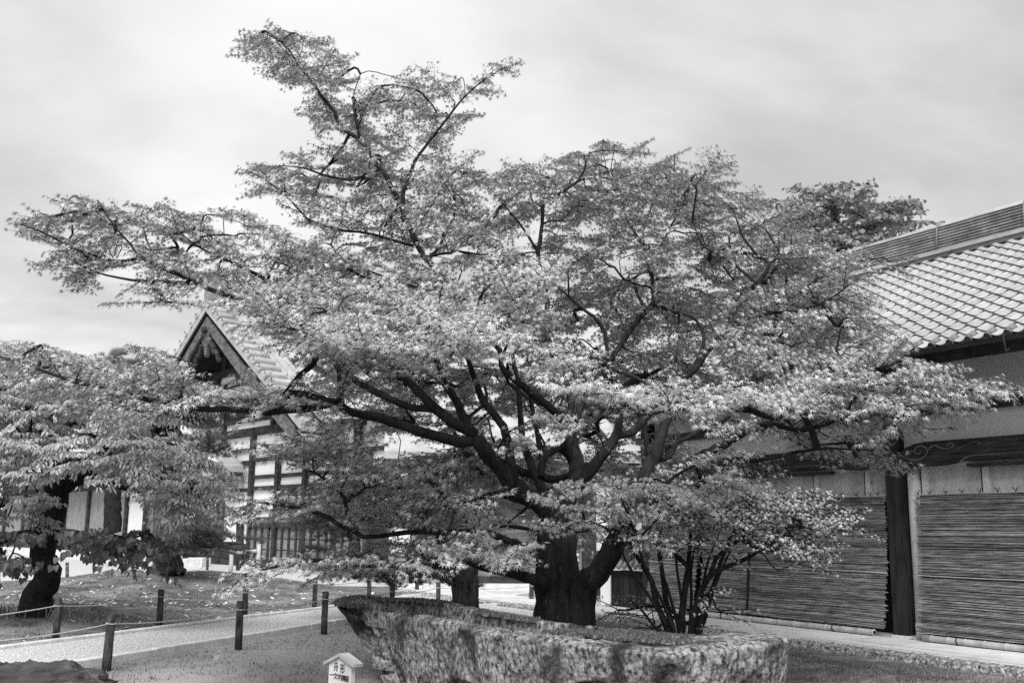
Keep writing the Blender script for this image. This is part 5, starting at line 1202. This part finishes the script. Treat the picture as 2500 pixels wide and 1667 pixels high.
# ---- multi-stemmed maple shrub beside the basin stern
YS2 = 11.5; b2 = atY(1680, 1500, YS2)
sroot = thing('maple_shrub', (b2[0], b2[1], 0.0), 'multi-stemmed young maple with bright fine foliage before the reed blinds', 'shrub')
T2 = Tree(sroot, 202, (b2[0], b2[1]), M['bark2']); T2.mult = 1.7
for pts, rr in [
 ([(1640, 1610, 13.4), (1630, 1540, 13.4), (1600, 1470, 13.3), (1590, 1420, 13.3), (1570, 1380, 13.2), (1545, 1340, 13.1), (1535, 1310, 13.1)], [.05, .045, .04, .035, .03, .025, .015]),
 ([(1650, 1610, 13.4), (1640, 1530, 13.5), (1622, 1440, 13.6), (1616, 1380, 13.7), (1610, 1330, 13.8), (1620, 1250, 13.8)], [.045, .04, .035, .03, .022, .012]),
 ([(1660, 1610, 13.4), (1660, 1520, 13.4), (1672, 1440, 13.4), (1680, 1385, 13.4), (1640, 1350, 13.4), (1615, 1310, 13.4)], [.05, .045, .04, .035, .025, .014]),
 ([(1672, 1440, 13.4), (1680, 1370, 13.5), (1685, 1300, 13.6), (1700, 1230, 13.7)], [.035, .03, .024, .012]),
 ([(1680, 1610, 13.4), (1690, 1530, 13.3), (1705, 1460, 13.2), (1735, 1400, 13.1), (1770, 1385, 13.0), (1820, 1365, 12.9), (1850, 1345, 12.8), (1880, 1320, 12.8)], [.05, .045, .042, .038, .033, .027, .022, .012]),
 ([(1735, 1400, 13.1), (1750, 1360, 13.2), (1790, 1330, 13.2), (1840, 1290, 13.2), (1900, 1240, 13.2)], [.03, .027, .022, .016, .009]),
 ([(1690, 1610, 13.4), (1710, 1520, 13.5), (1740, 1440, 13.7), (1760, 1370, 13.8), (1800, 1280, 13.9), (1840, 1210, 14.0)], [.04, .038, .032, .026, .018, .01]),
 *[([(1668 + 6 * k - 20, 1605, 13.4 + .05 * k), (1668 + 14 * k - 40, 1530, 13.4 + .1 * (k - 3)), (1660 + 26 * (k - 3), 1450, 13.4 + .16 * (k - 3)), (1650 + 40 * (k - 3), 1370, 13.4 + .2 * (k - 3)), (1655 + 52 * (k - 3), 1290, 13.4 + .25 * (k - 3))], [.026, .023, .02, .015, .008]) for k in range(7)],
 ([(1655, 1600, 13.4), (1600, 1530, 13.1), (1560, 1480, 12.9), (1530, 1460, 12.8)], [.025, .02, .014, .008])]: T2.limb([(a_, b_, c_ - 1.9) for a_, b_, c_ in pts], [q * .86 for q in rr], 'stem', True, 8, .012)
T2.zone([(1850, 1190), (1960, 1180), (2030, 1240), (2050, 1270), (1990, 1290), (1990, 1390), (1880, 1340), (1820, 1320), (1790, 1240)], 40, 10.0, 11.4, .30, sep=.18, ls=.58)
T2.zone([(1560, 1240), (1700, 1190), (1850, 1170), (1900, 1200), (1800, 1260), (1780, 1340), (1650, 1350), (1540, 1340)], 32, 10.6, 12.2, .30, sep=.18, ls=.58)
T2.zone([(1450, 1470), (1560, 1460), (1650, 1480), (1650, 1530), (1540, 1540), (1470, 1520)], 8, 12.0, 13.0, .24, sep=.16, ls=.58)
T2.zone([(1700, 1430), (1780, 1440), (1820, 1500), (1760, 1530), (1700, 1500)], 3, 10.8, 11.5, .2, sep=.16, ls=.58)
T2.grow()
T2.zone([(1680, 1440), (1730, 1440), (1750, 1500), (1720, 1560), (1660, 1550)], 0, 13, 13.4, .2)
T2.finish({'maple': M['leaf']}, TEMPL, {'maple': .056}, {'maple': 140}, {'maple': M['leaf1']})

# ---- broad-leaved tree on the left, trunk wrapped by a climber
g3 = gnd(85, 1490, .2); YL = g3[1]
lroot = thing('broadleaf_tree', (g3[0], g3[1], float(gz(g3[0], g3[1]))), 'gnarled left tree with drooping oval leaves and dark climbing leaves at its foot', 'tree')
T3 = Tree(lroot, 303, (g3[0], g3[1]), M['bark2']); T3.windows = WIN
T3.limb([(92, 1528, YL), (92, 1490, YL), (100, 1440, YL), (112, 1395, YL), (106, 1350, YL), (118, 1300, YL), (130, 1240, YL), (140, 1190, YL), (130, 1130, YL)], [.36, .28, .23, .22, .2, .22, .21, .2, .16], 'trunk', False, 14, .05)
for pts, rr in [([(140, 1190, YL), (125, 1100, YL), (110, 1020, YL), (105, 950, YL), (110, 890, YL)], [.17, .15, .13, .10, .05]),
 ([(140, 1200, YL), (190, 1165, YL - .2), (250, 1170, YL - .4), (320, 1190, YL - .6), (400, 1210, YL - .8)], [.17, .14, .11, .07, .03]),
 ([(120, 1080, YL), (200, 1010, YL), (300, 960, YL), (400, 930, YL)], [.09, .07, .05, .02]), ([(110, 1030, YL), (40, 970, YL), (-60, 920, YL)], [.08, .05, .02]),
 ([(130, 1140, YL), (220, 1110, YL - .8), (330, 1080, YL - 1.3), (450, 1090, YL - 1.6)], [.09, .07, .05, .02]),
 ([(120, 1290, YL), (200, 1300, YL - .5), (300, 1310, YL - .8), (380, 1330, YL - 1)], [.05, .04, .03, .015]), ([(112, 1300, YL), (40, 1310, YL - .6), (-40, 1340, YL - .8)], [.05, .035, .015])]: T3.limb(pts, rr, 'limb', True, 8)
T3.zone([(-80, 860), (0, 850), (100, 842), (180, 858), (260, 880), (330, 890), (400, 905), (470, 945), (500, 1010), (520, 1080), (400, 1080), (200, 1060), (-80, 1060)], 165, 15.9, 20.4, .42, 'shell', sep=.3, kind='oval', droop=.5)
T3.zone([(-80, 1060), (200, 1060), (520, 1080), (545, 1150), (530, 1195), (420, 1215), (300, 1180), (200, 1140), (-80, 1180)], 110, 15.6, 19.0, .40, 'front', sep=.28, kind='oval', droop=.6)
T3.zone([(330, 1200), (480, 1190), (520, 1200), (440, 1265), (380, 1270)], 16, 15.8, 17, .42, sep=.3, kind='oval', droop=.7)
T3.zone([(-60, 1110), (100, 1160), (100, 1260), (-60, 1260)], 14, 16.5, 18.2, .42, sep=.3, kind='oval', droop=.6)
T3.zone([(-80, 1270), (40, 1280), (120, 1290), (90, 1340), (20, 1390), (-80, 1430)], 16, 16.2, 18.0, .34, sep=.22, kind='heart', droop=.7, dens=.7)
T3.zone([(150, 1260), (300, 1270), (410, 1310), (400, 1370), (280, 1375), (200, 1330)], 26, 16.0, 17.8, .34, sep=.22, kind='heart', droop=.7, dens=.7)
T3.grow()
T3.finish({'oval': M['cleaf'], 'heart': M['vleaf']}, TEMPL, {'oval': .098, 'heart': .098}, {'oval': 180, 'heart': 110}, {'oval': M['cleaf1'], 'heart': M['vleaf']})

# ---- pines
def pine(px, py, z, label, seed, tw, limbs, zones, hgt):
    g = gnd(px, py, z); rt_ = thing('pine_tree', (g[0], g[1], float(gz(g[0], g[1])) if z else 0), label, 'tree'); P = Tree(rt_, seed, (g[0], g[1]), M['pbark']); Yp = g[1]
    P.limb([(px + a, b, Yp) for a, b in hgt], tw, 'trunk', True, 14, .03)
    for pts, rr in limbs: P.limb([(a, b, Yp + c) for a, b, c in pts], rr, 'limb', True, 7)
    for poly, n, y0, y1, R in zones: P.zone(poly, n, Yp + y0, Yp + y1, R, sep=.3, kind='needle', droop=.0, dens=.8)
    P.grow(); P.finish({'needle': M['needle']}, TEMPL, {'needle': .16}); return P
pine(1135, 1512, 0, 'pine with straight thick trunk and needle tufts behind the stone basin', 404, [.30, .26, .25, .24, .22, .16, .1],
     [([(1135, 1330, 0), (1050, 1290, -.4), (950, 1270, -.8), (830, 1260, -1.2)], [.09, .07, .05, .02]), ([(1135, 1250, 0), (1050, 1200, .2), (950, 1190, .2), (850, 1200, 0)], [.07, .05, .04, .02]), ([(1135, 1340, 0), (1100, 1360, -.5), (1000, 1370, -.9), (880, 1380, -1.2)], [.06, .05, .03, .015])],
     [([(740, 1240), (850, 1190), (1000, 1160), (1180, 1170), (1180, 1260), (1000, 1290), (850, 1320), (760, 1330)], 34, -1.8, 1.2, .5), ([(750, 1340), (900, 1330), (1080, 1350), (1150, 1400), (1100, 1410), (900, 1420), (780, 1400)], 18, -1.4, .6, .42), ([(1050, 1400), (1180, 1400), (1180, 1430), (1090, 1430)], 4, -.8, -.3, .3)],
     [(0, 1530), (0, 1490), (-1, 1440), (0, 1380), (2, 1300), (0, 1200), (0, 1140)])
pine(408, 1396, .5, 'old pine with flaring roots on the mossy mound, low needle pads', 405, [.5, .36, .3, .27, .24, .2],
     [([(405, 1330, 0), (450, 1325, -.3), (520, 1330, -.6), (590, 1325, -.8)], [.12, .1, .07, .03]), ([(405, 1200, 0), (460, 1130, .3), (520, 1090, .4)], [.12, .08, .03])],
     [([(400, 1300), (460, 1280), (560, 1290), (600, 1310), (580, 1340), (480, 1345), (410, 1340)], 22, -1.4, .6, .5), ([(440, 1060), (520, 1050), (560, 1110), (500, 1140), (430, 1110)], 12, -.4, 1.2, .5)],
     [(0, 1402), (0, 1385), (-4, 1350), (-6, 1300), (-8, 1230), (-6, 1150)])
# surface roots of the old pine
# ---- distant trees
def far_tree(px, base_y, Yd, label, seed, limbs, zones, mt, size):
    g = atY(px, base_y, Yd); rt_ = thing('distant_tree', (g[0], g[1], 0), label, 'tree', 'trees beyond the temple roofs'); P = Tree(rt_, seed, (g[0], g[1]), M['bark2'])
    for pts, rr in limbs: P.limb([(a, b, Yd + c) for a, b, c in pts], rr, 'limb' if rr[0] < .3 else 'trunk', True, 8)
    for poly, n, R, kind in zones: P.zone(poly, n, Yd - 2, Yd + 2, R, sep=.5, kind=kind, droop=.3, dens=.9)
    P.grow(); P.finish({'far': M['fleaf'], 'needle': M['fneedle']}, TEMPL, {'far': size, 'needle': .34})
far_tree(2030, 1290, 30, 'dark leafy tree rising behind the tiled roof ridge', 501, [([(2030, 1306, 0), (2035, 1000, 0), (2040, 700, 0), (2050, 560, 0)], [.45, .4, .3, .15]), ([(2040, 640, 0), (1990, 560, 0), (1950, 480, 0)], [.14, .1, .04]), ([(2045, 620, 0), (2110, 560, 0), (2170, 530, 0)], [.14, .1, .04]), ([(2040, 580, 0), (2040, 500, 0), (2030, 450, 0)], [.12, .08, .04])],
         [([(1940, 500), (1970, 480), (2030, 445), (2050, 470), (2110, 470), (2150, 480), (2205, 500), (2200, 540), (2160, 560), (2150, 600), (2060, 620), (1950, 600)], 74, .75, 'far'), ([(1880, 490), (1960, 490), (1950, 540), (1890, 540)], 8, .5, 'far')], None, .16)
far_tree(275, 1290, 46, 'distant pine crown behind the left tree', 502, [([(275, 1300, 0), (275, 1100, 0), (275, 880, 0)], [.4, .35, .15]), ([(275, 960, 0), (225, 905, 0), (200, 880, 0)], [.12, .08, .03]), ([(275, 950, 0), (320, 900, 0), (345, 890, 0)], [.12, .08, .03])],
         [([(205, 870), (250, 852), (300, 855), (340, 885), (360, 920), (200, 920)], 16, .55, 'needle')], None, .30)
# ---- sedge tuft at the foot of the left tree
r = np.random.default_rng(8); c = gnd(60, 1512, .05); n = 260
x = c[0] + r.normal(0, .75, n); y = c[1] + r.normal(0, .25, n); z = gz(x, y); a = r.uniform(0, 6.3, n); L = r.uniform(.18, .42, n); w = .011
d = np.stack([np.cos(a), np.sin(a)], -1); Vv = []
for t, ww in ((0, 1), (.5, 1), (1, .15)):
    h = z + L * (1.1 * t - .55 * t * t); off = d * (L * .75 * t * t)[:, None]
    Vv += [np.stack([x + off[:, 0] - d[:, 1] * w * ww, y + off[:, 1] + d[:, 0] * w * ww, h], -1), np.stack([x + off[:, 0] + d[:, 1] * w * ww, y + off[:, 1] - d[:, 0] * w * ww, h], -1)]
V = np.stack(Vv, 1).reshape(-1, 3); b_ = (np.arange(n) * 6)[:, None]
sg_ = bpy.data.objects.new('sedge_clump', mesh_np('sedge_clump', V, np.concatenate([b_ + np.array([0, 1, 3, 2]), b_ + np.array([2, 3, 5, 4])]), M['grass'])); _link(sg_, None, kind='stuff', label='thin arching sedge leaves at the foot of the left tree')
